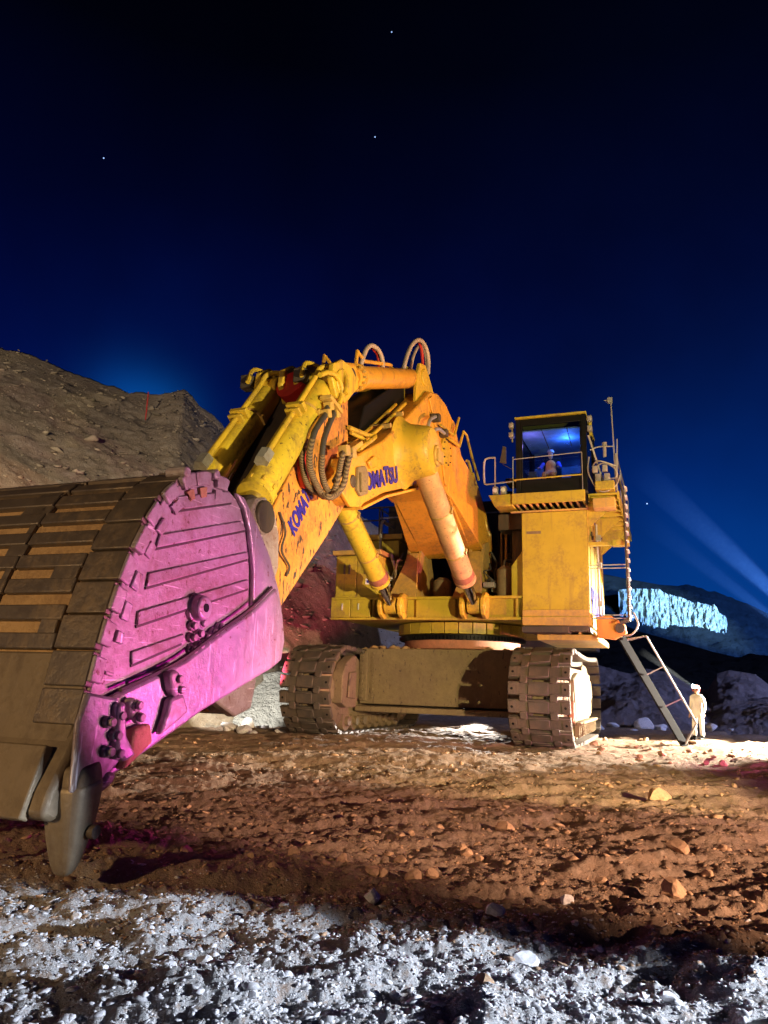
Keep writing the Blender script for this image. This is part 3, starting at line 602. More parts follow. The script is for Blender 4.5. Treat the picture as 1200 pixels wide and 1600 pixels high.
for k in range(26):
    sd_ = random.choice((1, 1, -1)); v = sd_*random.uniform(1.45, 2.5); u = random.uniform(.9, 2.5); z0 = random.uniform(4.2, 5.0); z1 = z0+random.uniform(.5, 2.2)
    q = random.random(); e = MB()
    if q < .5: e.tube([(u, v, z0), (u, v, z1), (u-.3, v+.1, z1+.12), (u-.9, v+.1, z1+.1)], random.uniform(.03, .055), 8, 4); P(e, 'coolant_pipe', random.choice(('grey', 'yellow_dirty', 'frame', 'dark')))
    elif q < .75: e.obox((u, v, z0+.1), (1, 0, 0), (0, 1, 0), (0, 0, 1), .12, random.uniform(.08, .2), random.uniform(.06, .2)); P(e, 'valve_block', random.choice(('frame', 'dark', 'grey')), bevel=.02)
    else: e.bar((u, v-.35, z1*.5+z0*.5), (u, v+.35, z1*.5+z0*.5), .06, .06); P(e, 'cross_bracket', random.choice(('yellow_dirty', 'frame')))
# ---- cab tower
tw = MB(); tw.box((-1.6, 2.62, 3.34), (3.2, 4.48, 6.62)); T_ = P(tw, 'cab_tower', 'yellow_clean', bevel=.02)
e = MB(); e.box((3.2, 2.62, 3.60), (3.225, 4.48, 3.78)); e.box((3.2, 2.62, 3.34), (3.235, 4.48, 3.58)); P(e, 'kick_panel', 'yellow_dirty', T_, .008)
e = MB(); e.box((-1.7, 2.66, 3.20), (3.1, 4.42, 3.34)); e.box((2.6, 2.62, 3.14), (3.3, 3.9, 3.30)); P(e, 'floor_pan', 'dark', T_)
e = MB(); e.box((-1.7, 2.9, 2.98), (2.4, 4.6, 3.14)); 
for v in np.linspace(2.9, 4.5, 5): e.box((-1.7, v, 3.14), (2.6, v+.05, 3.2))
P(e, 'under_tray', 'yellow_dirty', T_, .01)
e = MB(); e.box((3.2, 2.76, 5.98), (3.205, 3.18, 6.06)); P(e, 'decal', 'frame', T_)
e = MB(); e.box((-1.6, 4.48, 3.34), (3.2, 4.50, 6.62))
for u in (2.6, 1.4, .2, -1.0): e.box((u-.02, 4.50, 3.45), (u+.02, 4.515, 6.5))
P(e, 'side_panel', 'yellow_clean', T_, .004)
e = MB(); e.prism([(.2, 4.15), (.75, 4.15), (.75, 4.75), (.2, 4.75)], 4.5, 4.62); P(e, 'side_box', 'orange', T_, .02)
for u in (2.5, 2.2, 1.6):
    e = MB(); e.cyl((u, 4.50, 6.05-.2*(2.5-u)), (u, 4.56, 6.05-.2*(2.5-u)), .07, n=14); P(e, 'lamp_socket', 'dark', T_)

# ---- cab
CB = empty('cab', (0, 0, 0), 0, EX)
cu0, cu1, cv0, cv1, cz0, cz1 = .9, 3.5, 2.52, 4.56, 7.12, 9.48
def C_(mb, n, m, bevel=0, label=None): return mb.build(n, M_[m] if m in M_ else m, CB, bevel, True, label)
e = MB()
for v in (cv0+.07, cv1-.07):
    for u in (cu0+.07, cu1-.07): e.box((u-.07, v-.07, cz0), (u+.07, v+.07, cz1-.06))
e.box((cu1-.10, cv0+.14, cz0), (cu1-.02, cv1-.14, cz0+.42)); e.box((cu1-.12, cv0+.14, cz1-.26), (cu1-.02, cv1-.14, cz1-.06))
e.box((cu1-.10, cv0+.14, cz0+.42), (cu1-.02, cv0+.20, cz1-.26)); e.box((cu1-.10, cv1-.18, cz0+.42), (cu1-.02, cv1-.14, cz1-.26))
e.box((cu0, cv0+.14, cz0), (cu0+.05, cv1-.14, cz0+1.0)); e.box((cu0+.14, cv0+.03, cz0), (cu1-.14, cv0+.07, cz0+1.0)); e.box((cu0+.14, cv1-.07, cz0), (cu1-.14, cv1-.03, cz0+1.0))
e.box((cu0, cv0+.14, cz1-.4), (cu0+.05, cv1-.14, cz1-.06)); e.box((cu0+.14, cv1-.07, cz1-.35), (cu1-.14, cv1-.03, cz1-.06)); e.box((cu0+.14, cv0+.03, cz1-.35), (cu1-.14, cv0+.07, cz1-.06))
C_(e, 'cab_frame', 'black', .015)
e = MB(); e.box((cu0-.05, cv0-.02, cz1-.055), (cu1+.08, cv1+.02, cz1)); C_(e, 'roof', 'yellow_clean', .015)
e = MB(); e.box((cu0, cv0, cz0-.08), (cu1, cv1, cz0-.002)); C_(e, 'cab_floor', 'dark')
e = MB(); e.box((cu1-.05, cv0+.20, cz0+.42), (cu1-.042, cv1-.18, cz1-.26)); C_(e, 'windshield', 'glass')
for nm, a, b_ in (('side_window', (cu0+.14, cv1-.055, cz0+1.0), (cu1-.14, cv1-.05, cz1-.35)), ('side_window', (cu0+.14, cv0+.05, cz0+1.0), (cu1-.14, cv0+.055, cz1-.35)), ('rear_window', (cu0+.02, cv0+.14, cz0+1.0), (cu0+.03, cv1-.14, cz1-.4))):
    e = MB(); e.box(a, b_); C_(e, nm, 'glass')
e = MB(); e.bar((cu1+.0, cv0+.75, cz1-.4), (cu1+.0, cv0+1.0, cz1-1.1), .022); e.bar((cu1, cv1-.55, cz1-.4), (cu1, cv1-.42, cz1-1.0), .022); C_(e, 'wiper', 'black')
e = MB(); e.tube([(cu1+.14, cv0-.05, cz0+.40), (cu1+.14, cv1-.12, cz0+.44)], .022, 8); e.bar((cu1, cv0, cz0+.40), (cu1+.14, cv0-.05, cz0+.40), .02); C_(e, 'front_rail', 'yellow_clean')
e = MB(); e.tube([(cu1+.14, cv0-.05, cz0+1.03), (cu1+.14, cv1-.12, cz0+1.1)], .014, 8); e.bar((cu1+.14, cv1-.12, cz0), (cu1+.14, cv1-.12, cz0+1.1), .018); C_(e, 'front_rail', 'grey')
# interior
lin = plain('cab_lining', (.22, .30, .42), .7)
e = MB(); e.box((cu0+.06, cv0+.08, cz1-.42), (cu1-.15, cv1-.08, cz1-.38)); e.box((cu0+.06, cv0+.08, cz0), (cu0+.09, cv1-.08, cz1-.9)); C_(e, 'lining', lin)
e = MB(); e.box((2.0, 3.1, 7.72), (2.6, 3.66, 7.86)); e.obox((1.98, 3.38, 8.25), (-.15, 0, 1), (0, 1, 0), (1, 0, .15), .40, .27, .06); e.box((2.1, 3.25, 7.12), (2.45, 3.5, 7.72)); C_(e, 'seat', 'black', .03)
e = MB(); e.box((2.5, 4.0, 7.6), (2.62, 4.34, 7.9)); e.box((2.55, 2.75, 7.3), (2.75, 3.0, 8.0)); C_(e, 'console', 'dark', .02)
e = MB(); e.box((2.62, 4.04, 7.66), (2.626, 4.14, 7.72)); C_(e, 'screen', emis('screen_glow', (.35, .9, .9), 5))
l = bpy.data.lights.new('cab_dome_lamp', 'POINT'); l.energy = 62; l.color = (.06, .22, 1); l.shadow_soft_size = .1; o = bpy.data.objects.new('cab_dome_lamp', l); col.objects.link(o); o.location = wp(2.5, 3.9, 8.85)
l = bpy.data.lights.new('cab_reading_lamp', 'POINT'); l.energy = 16; l.color = (.5, .30, 1); l.shadow_soft_size = .05; o = bpy.data.objects.new('cab_reading_lamp', l); col.objects.link(o); o.location = wp(3.1, 2.9, 8.7)
# floor fascia, grating, platforms
e = MB(); e.box((3.62, 2.44, 6.78), (3.70, 4.50, 7.10)); e.box((cu0, 2.44, 6.9), (3.62, 2.50, 7.04)); P(e, 'cab_fascia', 'yellow_clean', bevel=.01)
e = MB()
for k in range(11): v = 2.52+k*.19; e.box((1.0, v, 6.78), (3.62, v+.035, 6.88))
P(e, 'floor_joists', 'yellow_dirty')
e = MB(); e.box((3.15, 2.3, 6.63), (3.24, 4.52, 6.68)); P(e, 'tower_cap', 'yellow_dirty', bevel=.01)
e = MB(); e.prism_u([(1.72, 7.12), (2.44, 7.12), (2.44, 6.76), (1.9, 6.76)], 2.7, 3.6); P(e, 'side_platform', 'yellow_clean', bevel=.02)
for v in (1.9, 2.14):
    e = MB(); e.box((3.3, v-.08, 7.16), (3.5, v+.08, 7.40)); P(e, 'work_lamp', 'grey', bevel=.02); e = MB(); e.cyl((3.5, v, 7.28), (3.52, v, 7.28), .07, n=14); P(e, 'work_lamp_lens', 'white')
e = MB()
e.tube([(3.4, 1.62, 7.5), (3.4, 1.55, 7.6), (3.4, 1.55, 8.2), (3.4, 1.66, 8.32), (3.4, 1.88, 8.32)], .03, 8, 4); e.bar((3.4, 1.88, 7.12), (3.4, 1.88, 8.34), .035); e.tube([(3.4, 1.6, 7.5), (3.4, 2.44, 7.55)], .025, 8); e.bar((3.4, 2.42, 7.12), (3.4, 2.42, 8.3), .03)
P(e, 'platform_rail', 'grey')
e = MB(); e.prism_u([(2.02, 8.15), (2.22, 8.1), (2.22, 8.62), (2.12, 8.66)], 3.38, 3.44); e.bar((3.4, 2.1, 8.1), (3.4, 2.42, 7.9), .02); P(e, 'mirror', 'dark', bevel=.02)
for v, sg in ((2.38, -1), (4.66, 1)):
    for z in (8.9, 9.2): e = MB(); e.box((3.3, v-.07, z), (3.48, v+.07, z+.16)); e.cyl((3.48, v, z+.08), (3.50, v, z+.08), .06, n=12); P(e, 'roof_lamp', 'grey', bevel=.015)
    e = MB(); e.box((3.25, v-.02*sg, 8.8), (3.32, v+.03*sg+.02, 9.42)); P(e, 'lamp_bracket', 'yellow_clean')
# walkway on the outer side of the cab
e = MB(); e.box((-3.2, 4.58, 6.98), (3.4, 5.34, 7.04)); e.box((-3.2, 5.34, 6.86), (3.4, 5.40, 7.08)); e.box((-3.2, 4.56, 6.82), (3.4, 4.60, 7.04))
for u in np.linspace(-3, 3.2, 10): e.box((u, 4.6, 6.84), (u+.05, 5.34, 6.98))
P(e, 'walkway', 'yellow_clean', bevel=.006)
for u in (3.0, .8, -1.6): e = MB(); e.prism_u([(4.5, 6.1), (4.5, 6.84), (5.3, 6.84)], u, u+.05); P(e, 'walkway_bracket', 'yellow_clean')
e = MB(); e.box((3.3, 4.78, 7.06), (3.72, 5.3, 7.32)); P(e, 'tool_box', 'yellow_clean', bevel=.02)
e = MB(); e.box((3.2, 4.70, 6.55), (3.7, 5.3, 6.84)); P(e, 'step_box', 'yellow_dirty', bevel=.02)
for v in (4.86, 5.1): e = MB(); e.box((3.4, v-.08, 7.34), (3.6, v+.08, 7.56)); e.cyl((3.6, v, 7.45), (3.62, v, 7.45), .065, n=12); P(e, 'work_lamp', 'grey', bevel=.02)
e = MB()
for (u, v) in ((3.45, 5.36), (1.6, 5.36), (-.4, 5.36), (-2.6, 5.36)): e.bar((u, v, 7.06), (u, v, 8.15), .035)
e.bar((3.45, 5.36, 8.15), (-2.6, 5.36, 8.15), .04); e.bar((3.45, 5.36, 7.6), (-2.6, 5.36, 7.6), .03); e.tube([(3.5, 4.66, 8.3), (3.5, 4.9, 8.38), (3.5, 5.3, 8.36)], .02, 8, 4)
P(e, 'walkway_rail', 'grey')
for pts in ([(3.5, 4.62, 8.1), (3.55, 4.6, 7.6), (3.6, 4.9, 7.05), (3.6, 5.3, 7.15), (3.5, 5.45, 7.5)], [(3.5, 4.7, 7.7), (3.62, 5.0, 7.85), (3.6, 5.3, 7.7), (3.55, 5.35, 7.45), (3.5, 5.1, 7.4)], [(3.5, 4.7, 7.8), (3.7, 4.9, 7.9), (3.6, 5.36, 7.75)]):
    e = MB(); e.tube(pts, .022, 8, 6); P(e, 'lamp_cable', 'grey')
for v, z in ((4.78, 7.6), (5.05, 7.62)): e = MB(); e.box((3.45, v-.07, z), (3.6, v+.07, z+.2)); P(e, 'junction_box', 'grey', bevel=.02)
e = MB(); e.cyl((3.4, 5.33, 7.1), (3.4, 5.27, 9.82), .022, n=10); e.cyl((3.4, 5.35, 7.1), (3.4, 5.40, 8.6), .02, n=8); P(e, 'mast', 'grey')
e = MB(); e.box((3.36, 5.18, 9.70), (3.46, 5.32, 9.86)); e.cyl((3.4, 5.20, 9.78), (3.4, 5.08, 9.80), .03, .01, 8); P(e, 'camera_head', 'grey', bevel=.01)
e = MB(); e.cyl((3.4, 5.05, 8.1), (3.4, 5.05, 8.42), .05, n=12); e.cyl((3.4, 5.05, 8.42), (3.4, 5.05, 8.52), .07, n=12); P(e, 'beacon', 'grey')
e = MB(); e.bar((3.5, 4.62, 8.75), (3.4, 5.0, 7.3), .05, .05); P(e, 'brace', 'grey')
# vertical ladder on the tower's outer side
LD = empty('side_ladder', (0, 0, 0), 0, EX)
for u in (3.35, 2.9):
    e = MB(); e.tube([(u, 5.36, 7.6), (u, 5.50, 7.0), (u, 5.52, 6.3), (u, 5.53, 3.75), (u, 5.46, 3.5), (u, 5.28, 3.42)], .035, 8, 5); e.build('rail', M_['dark'], LD)
for z in np.linspace(3.6, 7.2, 15):
    e = MB(); e.bar((3.4, 5.55, z), (2.85, 5.55, z), .03, .03); e.box((2.90, 5.545, z-.035), (3.34, 5.60, z+.015)); e.build('rung', M_['white'], LD)
for z, t in ((5.62, 1), (4.95, 0), (3.55, 0)):
    e = MB()
    if t: e.box((2.9, 4.5, z-.02), (3.1, 5.2, z+.08)); e.box((2.85, 5.15, z-.05), (3.15, 5.6, z+.12))
    else: e.bar((3.05, 4.5, z), (3.05, 5.5, z), .03); e.bar((3.05, 4.5, z+.09), (3.05, 5.5, z+.09), .03)
    e.build('stand_off', M_['grey' if not t else 'yellow_clean'], LD, .006)
e = MB(); e.cyl((2.6, 4.72, 3.3), (2.6, 4.68, 6.3), .035, n=10); e.cyl((2.5, 4.80, 3.1), (2.5, 4.76, 4.6), .028, n=10)
for z in (5.9, 5.1, 4.0): e.box((2.54, 4.66, z-.08), (2.66, 4.80, z+.08))
P(e, 'ladder_ram', 'grey')
# boarding ladder lowered to the ground
M_['matt'] = plain('matt_dark_steel', (.012, .012, .013), .9); M_['matt'].node_tree.nodes['Principled BSDF'].inputs['Specular IOR Level'].default_value = .08
BL = empty('boarding_ladder', (0, 0, 0), 0, EX); BL['label'] = 'boarding ladder swung down to the dirt on its handrail side'
top = Vector((2.4, 5.2, 3.16)); bot = Vector((.1, 6.80, .04)); d_ = (bot-top).normalized(); sd = Vector((-1, 0, 0))*.62
for k, off in enumerate((Vector((0, 0, 0)), sd)):
    e = MB(); e.bar(top+off, bot+off, .06, .26); e.build('stringer', M_['matt'], BL, .01)
nn = d_.cross(sd).normalized(); nn = nn if nn.z > 0 else -nn
for k in range(13):
    p = top.lerp(bot, (k+.7)/13.6); e = MB(); e.obox(p+sd/2, sd, (d_.x, d_.y, 0), (0, 0, 1), sd.length/2, .10, .02); e.build('step', M_['matt'], BL)
for off, t0 in ((Vector((0, 0, 0)), .06),):
    hpts = [top.lerp(bot, t0)+off+nn*.12, top.lerp(bot, t0+.04)+off+nn*.62, top.lerp(bot, .86)+off+nn*.62, top.lerp(bot, .97)+off+nn*.05]
    e = MB(); e.tube(hpts, .032, 8); e.build('handrail', M_['grey'], BL)
    for t in (.36, .64): e = MB(); e.bar(top.lerp(bot, t)+off+nn*.1, top.lerp(bot, t)+off+nn*.62, .035); e.build('rail_post', M_['grey'], BL)
e = MB(); e.prism_u([(4.62, 3.05), (4.62, 3.62), (5.0, 3.66), (5.38, 3.42), (5.42, 3.18), (5.1, 3.0)], 2.3, 2.75); e.build('pivot_bracket', M_['orange'], BL, .04)
e = MB(); e.cyl((2.2, 5.25, 3.3), (2.85, 5.25, 3.3), .13, n=18); e.build('pivot_pin', M_['dark'], BL)
e = MB(); e.tube([(2.5, 5.1, 3.15), (2.6, 5.5, 3.12), (2.6, 5.72, 3.4), (2.6, 5.62, 3.75)], .025, 8, 5); e.tube([(2.5, 5.5, 3.0), (2.6, 5.85, 3.1)], .02, 8); e.build('grab_hoop', M_['grey'], BL)

# ---- boom
BO = empty('boom', (0, 0, 0), 0, EX)
def B_(mb, n, m, bevel=0, label=None, par=None): return mb.build(n, M_[m], par or BO, bevel, True, label)
top_c = [(12.42, 5.45), (12.12, 5.83), (11.5, 6.06), (10.05, 6.83), (8.4, 8.0), (7.25, 8.85), (6.7, 9.28), (6.0, 9.48), (5.2, 9.47), (4.5, 9.27), (3.9, 8.9), (3.35, 8.4), (2.4, 7.6), (1.2, 6.45)]
bot_c = [(1.0, 5.95), (1.5, 5.62), (2.05, 5.72), (4.0, 6.55), (4.8, 6.9), (5.7, 7.0), (6.8, 6.72), (8.2, 6.25), (9.9, 5.68), (11.0, 5.18), (11.9, 4.93), (12.28, 5.06)]
e = MB(); e.prism(top_c+bot_c, -.85, .85); B_(e, 'boom_box', 'boom', .04)
# feet: the box flares outward into two mounting arms
for s_ in (-1, 1):
    e = MB(); pr = [(4.9, 6.95), (4.0, 6.58), (2.1, 5.74), (1.5, 5.62), (1.0, 5.95), (1.2, 6.45), (2.6, 7.75), (4.5, 8.6)]
    a0, a1 = s_*.80, s_*.86; n_ = len(pr); off = [0, .12, .36, .42, .42, .42, .30, .0]
    vs = [(u, a0, z) for u, z in pr]+[(u, a1+s_*o_, z) for (u, z), o_ in zip(pr, off)]
    e.add(vs, [(i, (i+1) % n_, n_+(i+1) % n_, n_+i) for i in range(n_)]+[tuple(range(n_-1, -1, -1)), tuple(range(n_, 2*n_))]); B_(e, 'boom_foot', 'boom', .02)
e = MB(); e.prism([(11.2, 5.06), (9.9, 5.62), (8.2, 6.19), (6.8, 6.66), (5.7, 6.94), (4.8, 6.84), (4.7, 6.78), (5.7, 6.88), (6.8, 6.60), (8.2, 6.13), (9.9, 5.56), (11.2, 5.0)], -.90, .90); B_(e, 'lower_flange', 'boom', .01)
# welded rib on the side near the knee
e = MB(); e.prism([(6.9, 9.0), (6.5, 8.6), (5.6, 7.6), (5.3, 7.05), (5.1, 7.05), (5.4, 7.7), (6.3, 8.75), (6.72, 9.15)], .85, .90); e.prism([(4.6, 9.2), (4.2, 8.7), (4.3, 7.6), (4.15, 7.6), (4.0, 8.7), (4.35, 9.2)], .85, .89); B_(e, 'weld_rib', 'boom', .015)
bc0 = Vector((8.75, 1.25, 6.85)); bc1 = Vector((3.42, 1.25, 3.9))
for s_ in (-1, 1):                                # hood over the cylinder head
    e = MB(); c = (8.62, s_*.80, 6.98); q = (8.62, s_*1.9, 6.98); e.lathe(c, q, [(0, .88), (.08, .78), (.22, .68), (.45, .63), (.70, .58), (.77, .53), (.80, .36)], 40); B_(e, 'cylinder_hood', 'yellow', .0)
    e = MB(); e.cyl((8.5, s_*1.58, 6.88), (8.5, s_*1.66, 6.88), .26, n=24); e.box((8.28, min(s_*1.64, s_*1.72), 6.7), (8.7, max(s_*1.64, s_*1.72), 7.0)); B_(e, 'pin_keeper', 'yellow_dirty', .02)
# stick cylinder lugs on top of the knee
for v in (-.62, -.18, .18, .62):
    e = MB(); e.prism([(7.35, 8.75), (7.3, 9.5), (7.05, 9.98), (6.6, 10.1), (6.15, 9.85), (5.6, 9.42), (6.6, 9.2)], v-.05, v+.05); e.cyl((6.75, v-.10, 9.68), (6.75, v+.10, 9.68), .23, n=24); B_(e, 'cylinder_lug', 'yellow', .02)
e = MB(); e.prism([(10.2, 6.95), (9.9, 7.75), (8.4, 8.75), (7.3, 9.55), (7.2, 8.9), (8.4, 8.0)], -.55, .30); B_(e, 'hose_trough', 'black', .03)
# nose plates and keeper
for s_ in (-1, 1):
    e = MB(); e.prism([(12.42, 5.45), (12.12, 5.83), (11.5, 6.06), (11.1, 5.9), (11.0, 5.3), (11.4, 5.0), (11.9, 4.9), (12.3, 5.06)], s_*.85, s_*.93); B_(e, 'nose_plate', 'boom', .02)
e = MB(); e.cyl((11.85, -.96, 5.42), (11.85, .96, 5.42), .13, n=28); B_(e, 'boom_pin', 'dark', .02)
e = MB(); a = [uz(pv(*q, .95)) for q in ((557, 730), (568, 728), (573, 740), (572, 772), (561, 776), (555, 766))]; e.prism(a, .93, 1.0); a = [uz(pv(*q, 1.0)) for q in ((561, 738), (570, 741), (570, 768), (562, 769))]; e.prism(a, 1.0, 1.06); B_(e, 'keeper_plate', 'frame', .015)
e = MB(); a = [uz(pv(*q, .88)) for q in ((573, 722), (583, 712), (592, 718), (588, 730), (578, 733))]; e.prism(a, .85, .92); B_(e, 'lifting_eye', 'boom', .02)
e = MB(); c = Vector(pv(697, 707, .9)); e.lathe(c-Vector((0, .05, 0)), c+Vector((0, .1, 0)), [(0, .42), (.05, .42), (.07, .36), (.08, .3)], 30); B_(e, 'inspection_cover', 'yellow', .0)
for k in range(10):
    t = k*.628; e = MB(); q = c+Vector((math.cos(t)*.36, .03, math.sin(t)*.36)); e.cyl(q, q+Vector((0, .03, 0)), .025, n=6); B_(e, 'cover_bolt', 'dark')
# pipes on the boom's top plate
for v in (-.15, .1, .35, .6):
    e = MB(); e.tube([(11.6, v, 6.12), (11.3, v, 6.30), (10.1, v, 6.98), (8.5, v, 8.12), (8.0, v, 8.48)], .045, 8, 3); B_(e, 'boom_pipe', 'yellow')
for (u, z) in ((11.0, 6.48), (9.5, 7.38), (8.7, 7.95)): e = MB(); e.obox((u, .2, z), (1, 0, -.6), (0, 1, 0), (.6, 0, 1), .06, .6, .05); B_(e, 'pipe_clamp', 'yellow_dirty')
e = MB(); e.tube([pv(545, 668, .7), pv(575, 680, .8), pv(586, 683, .9), pv(560, 702, .95)], .05, 8, 4); e.tube([pv(548, 676, .7), pv(570, 688, .8), pv(566, 700, .95)], .04, 8, 4); B_(e, 'boom_pipe', 'yellow')
def tp(lst, v, k=5): return [pv(540+a/k, 520+b_/k, v) for a, b_ in lst]
for pts, m_, r_ in (([(630, 840), (640, 760), (660, 680), (700, 655)], 'grey', .05), ([(655, 850), (680, 780), (720, 750), (770, 785)], 'grey', .05),
                    ([(740, 720), (800, 765), (850, 805), (885, 665)], 'yellow', .04), ([(800, 820), (890, 890), (905, 830), (920, 770), (945, 800), (990, 980), (1040, 1150)], 'yellow', .04), ([(630, 840), (640, 900), (650, 990)], 'grey', .045)):
    e = MB(); e.tube(tp(pts, 1.0 if m_ == 'yellow' else 1.12), r_, 8, 5 if m_ == 'grey' else 0); B_(e, 'service_pipe', m_)
for q in ((705, 665), (765, 785)): e = MB(); c = Vector(tp([q], 1.0)[0]); e.obox(c, (1, 0, 0), (0, 1, 0), (0, 0, 1), .10, .12, .10); B_(e, 'valve_block', 'dark', .02)
e = MB(); e.tube([(3.2, .95, 8.35), (2.9, .98, 8.25), (1.6, 1.0, 6.9), (1.3, 1.1, 6.2)], .045, 8, 3); e.tube([(3.0, 1.1, 8.0), (1.9, 1.15, 7.0), (1.6, 1.3, 6.3)], .045, 8, 3); B_(e, 'service_pipe', 'yellow')
# lettering
def text(word, name, size, origin, xdir, ydir, parent, m='letter', raise_T=True, bold=.045, sx=1.0):
    cu = bpy.data.curves.new('text', 'FONT'); cu.body = word; cu.size = size; cu.extrude = .004; cu.offset = bold*size; cu.align_x = 'LEFT'; cu.space_character = 1.02
    o = bpy.data.objects.new('text', cu); col.objects.link(o); dg = bpy.context.evaluated_depsgraph_get(); me = bpy.data.meshes.new_from_object(o.evaluated_get(dg)); bpy.data.objects.remove(o)
    X = Vector(xdir).normalized(); Y = Vector(ydir); Y = (Y-X*Y.dot(X)).normalized(); Z = X.cross(Y)
    if raise_T and 'T' in word:                   # the T of the mark stands a little higher than its neighbours
        xs = [v.co.x for v in me.vertices]; 
        bm = bmesh.new(); bm.from_mesh(me); left = set(bm.verts); isl = []
        while left:
            st = [left.pop()]; comp = []
            while st:
                q = st.pop(); comp.append(q)
                for ed in q.link_edges:
                    w = ed.other_vert(q)
                    if w in left: left.remove(w); st.append(w)
            isl.append(comp)
        cen = sorted(isl, key=lambda c: sum(v.co.x for v in c)/len(c)); 
        i = word.index('T'); pass
        w_all = max(v.co.x for v in bm.verts)
        for comp in cen:
            cx = sum(v.co.x for v in comp)/len(comp)/w_all
            if abs(cx-.715) < .05 and word == 'KOMATSU':
                for v in comp: v.co.y += size*.10
        bm.to_mesh(me); bm.free()
    me.transform(Matrix.Diagonal((sx, 1, 1, 1))); me.transform(Matrix(((X.x, Y.x, Z.x, origin[0]), (X.y, Y.y, Z.y, origin[1]), (X.z, Y.z, Z.z, origin[2]), (0, 0, 0, 1))))
    me.materials.clear(); me.materials.append(M_[m]); o = bpy.data.objects.new(name, me); col.objects.link(o); o.parent = parent; return o
K0 = Vector(pv(563, 768, .87)); K1 = Vector(pv(622, 752, .87)); ht = abs(pv(600, 762, .87)[2]-pv(600, 738, .87)[2])
def fit_text(word, p0, p1, h, off, parent, upv):
    size = h/.70; t = text(word, 'lettering', size, (0, 0, 0), (1, 0, 0), (0, 1, 0), parent); w = max(v.co.x for v in t.data.vertices); bpy.data.objects.remove(t)
    return text(word, 'lettering', size, p0, p1-p0, upv, parent, sx=(p1-p0).length/w)
K0.y = K1.y = .875
fit_text('KOMATSU', K0, K1, ht, .01, BO, (0, 0, 1))

# ---- boom cylinders
def ram(p, q, rb, rr_, frac, name, parent=EX, eye=.34, rodm='rod', tube_m='cylinder', w=.26, bands=(.62,)):
    p, q = Vector(p), Vector(q); d = (q-p); L = d.length; d.normalize(); H = empty(name, (0, 0, 0), 0, parent)
    bl = L*frac
    e = MB(); e.lathe(p, q, [(eye*.6, rb*.8), (eye*.9, rb), (bl-.12, rb), (bl-.11, rb*1.1), (bl, rb*1.1), (bl+.02, rb*.8)], 32); e.build('barrel', M_[tube_m], H)
    e = MB(); e.cyl(p+d*bl, q-d*eye*.5, rr_, n=24); e.build('rod', M_[rodm], H)
    e = MB(); e.cyl(p-Vector((0, w, 0)), p+Vector((0, w, 0)), eye, n=28); e.build('head_eye', M_['yellow'], H, .02)
    e = MB(); e.cyl(q-Vector((0, w*.7, 0)), q+Vector((0, w*.7, 0)), eye*.70, n=28); e.build('rod_eye', M_['yellow'], H, .02)
    for b_ in bands:
        e = MB(); e.lathe(p, q, [(bl*b_, rb*1.0), (bl*b_+.005, rb*1.035), (bl*b_+.06, rb*1.035), (bl*b_+.065, rb)], 28); a = d.orthogonal().normalized()
        side = Vector((0, 1, 0)); e.obox(p+d*(bl*b_+.03)+side*rb*1.05+d*.0, d, side, d.cross(side), .045, .03, .09); e.build('pipe_band', M_['yellow_dirty'], H)
    return H
for s_ in (1, -1):
    H = ram((8.75, s_*1.25, 6.85), (3.45, s_*1.28, 3.9),   .285, .15, .80, 'boom_cylinder', tube_m='tan' if s_ > 0 else 'cylinder', eye=.36, bands=(.40, .74))
    e = MB(); e.lathe((4.85, s_*1.26, 4.67), (3.45, s_*1.28, 3.9), [(0, .27), (.05, .30), (.24, .30), (.28, .2)], 30); e.build('gland_wrap', M_['wrap'], H)
# ---- stick
ST = empty('stick', (0, 0, 0), 0, EX)
def S_(mb, n, m, bevel=0, label=None): return mb.build(n, M_[m], ST, bevel, True, label)
so = [(11.55, 7.42), (11.42, 6.3), (11.45, 5.05), (12.2, 4.3), (14.04, 2.60), (15.1, 1.55), (15.45, 1.12), (15.75, 1.15), (15.95, 1.45), (15.85, 1.9), (15.3, 2.75), (14.30, 4.32), (13.52, 5.46), (12.53, 7.05), (12.25, 7.6)]
e = MB(); e.prism(so, -.62, .62); S_(e, 'stick_box', 'stick', .03)
# recessed front plate and flanges between the side sheets
e = MB(); e.prism([(12.60, 7.0), (13.58, 5.46), (14.36, 4.32), (15.36, 2.75), (15.28, 2.70), (14.28, 4.27), (13.50, 5.41), (12.52, 6.95)], -.5, .5); S_(e, 'front_plate', 'dark')
e = MB(); e.cyl((15.55, -.95, 1.5), (15.55, .95, 1.5), .38, n=30); S_(e, 'bucket_pin_boss', 'steel_side', .03)
for v in (-.72, -.18, .18, .92):                   # ears on the stick top for both cylinder sets
    w = .06 if abs(v) < .5 else .06
    e = MB(); e.prism([(11.85, 7.3), (11.9, 7.58), (12.2, 7.70), (12.6, 7.65), (12.95, 7.42), (13.0, 7.1), (12.75, 6.8), (12.35, 6.85)], v*0.95-w, v*0.95+w); e.cyl((12.58, v*.95-w-.04, 7.16), (12.58, v*.95+w+.04, 7.16), .27, n=24); S_(e, 'cylinder_ear', 'yellow', .025)
for v in (-.6, -.22, .22, .6):
    e = MB(); e.prism([(11.6, 7.2), (11.3, 7.5), (11.1, 7.65), (11.1, 7.9), (11.35, 8.0), (11.9, 7.85), (12.3, 7.5)], v-.05, v+.05); S_(e, 'cylinder_ear', 'yellow', .02)
e = MB(); e.cyl((11.42, .66, 7.82), (11.42, -.66, 7.82), .16, n=20); S_(e, 'stick_pin', 'dark')
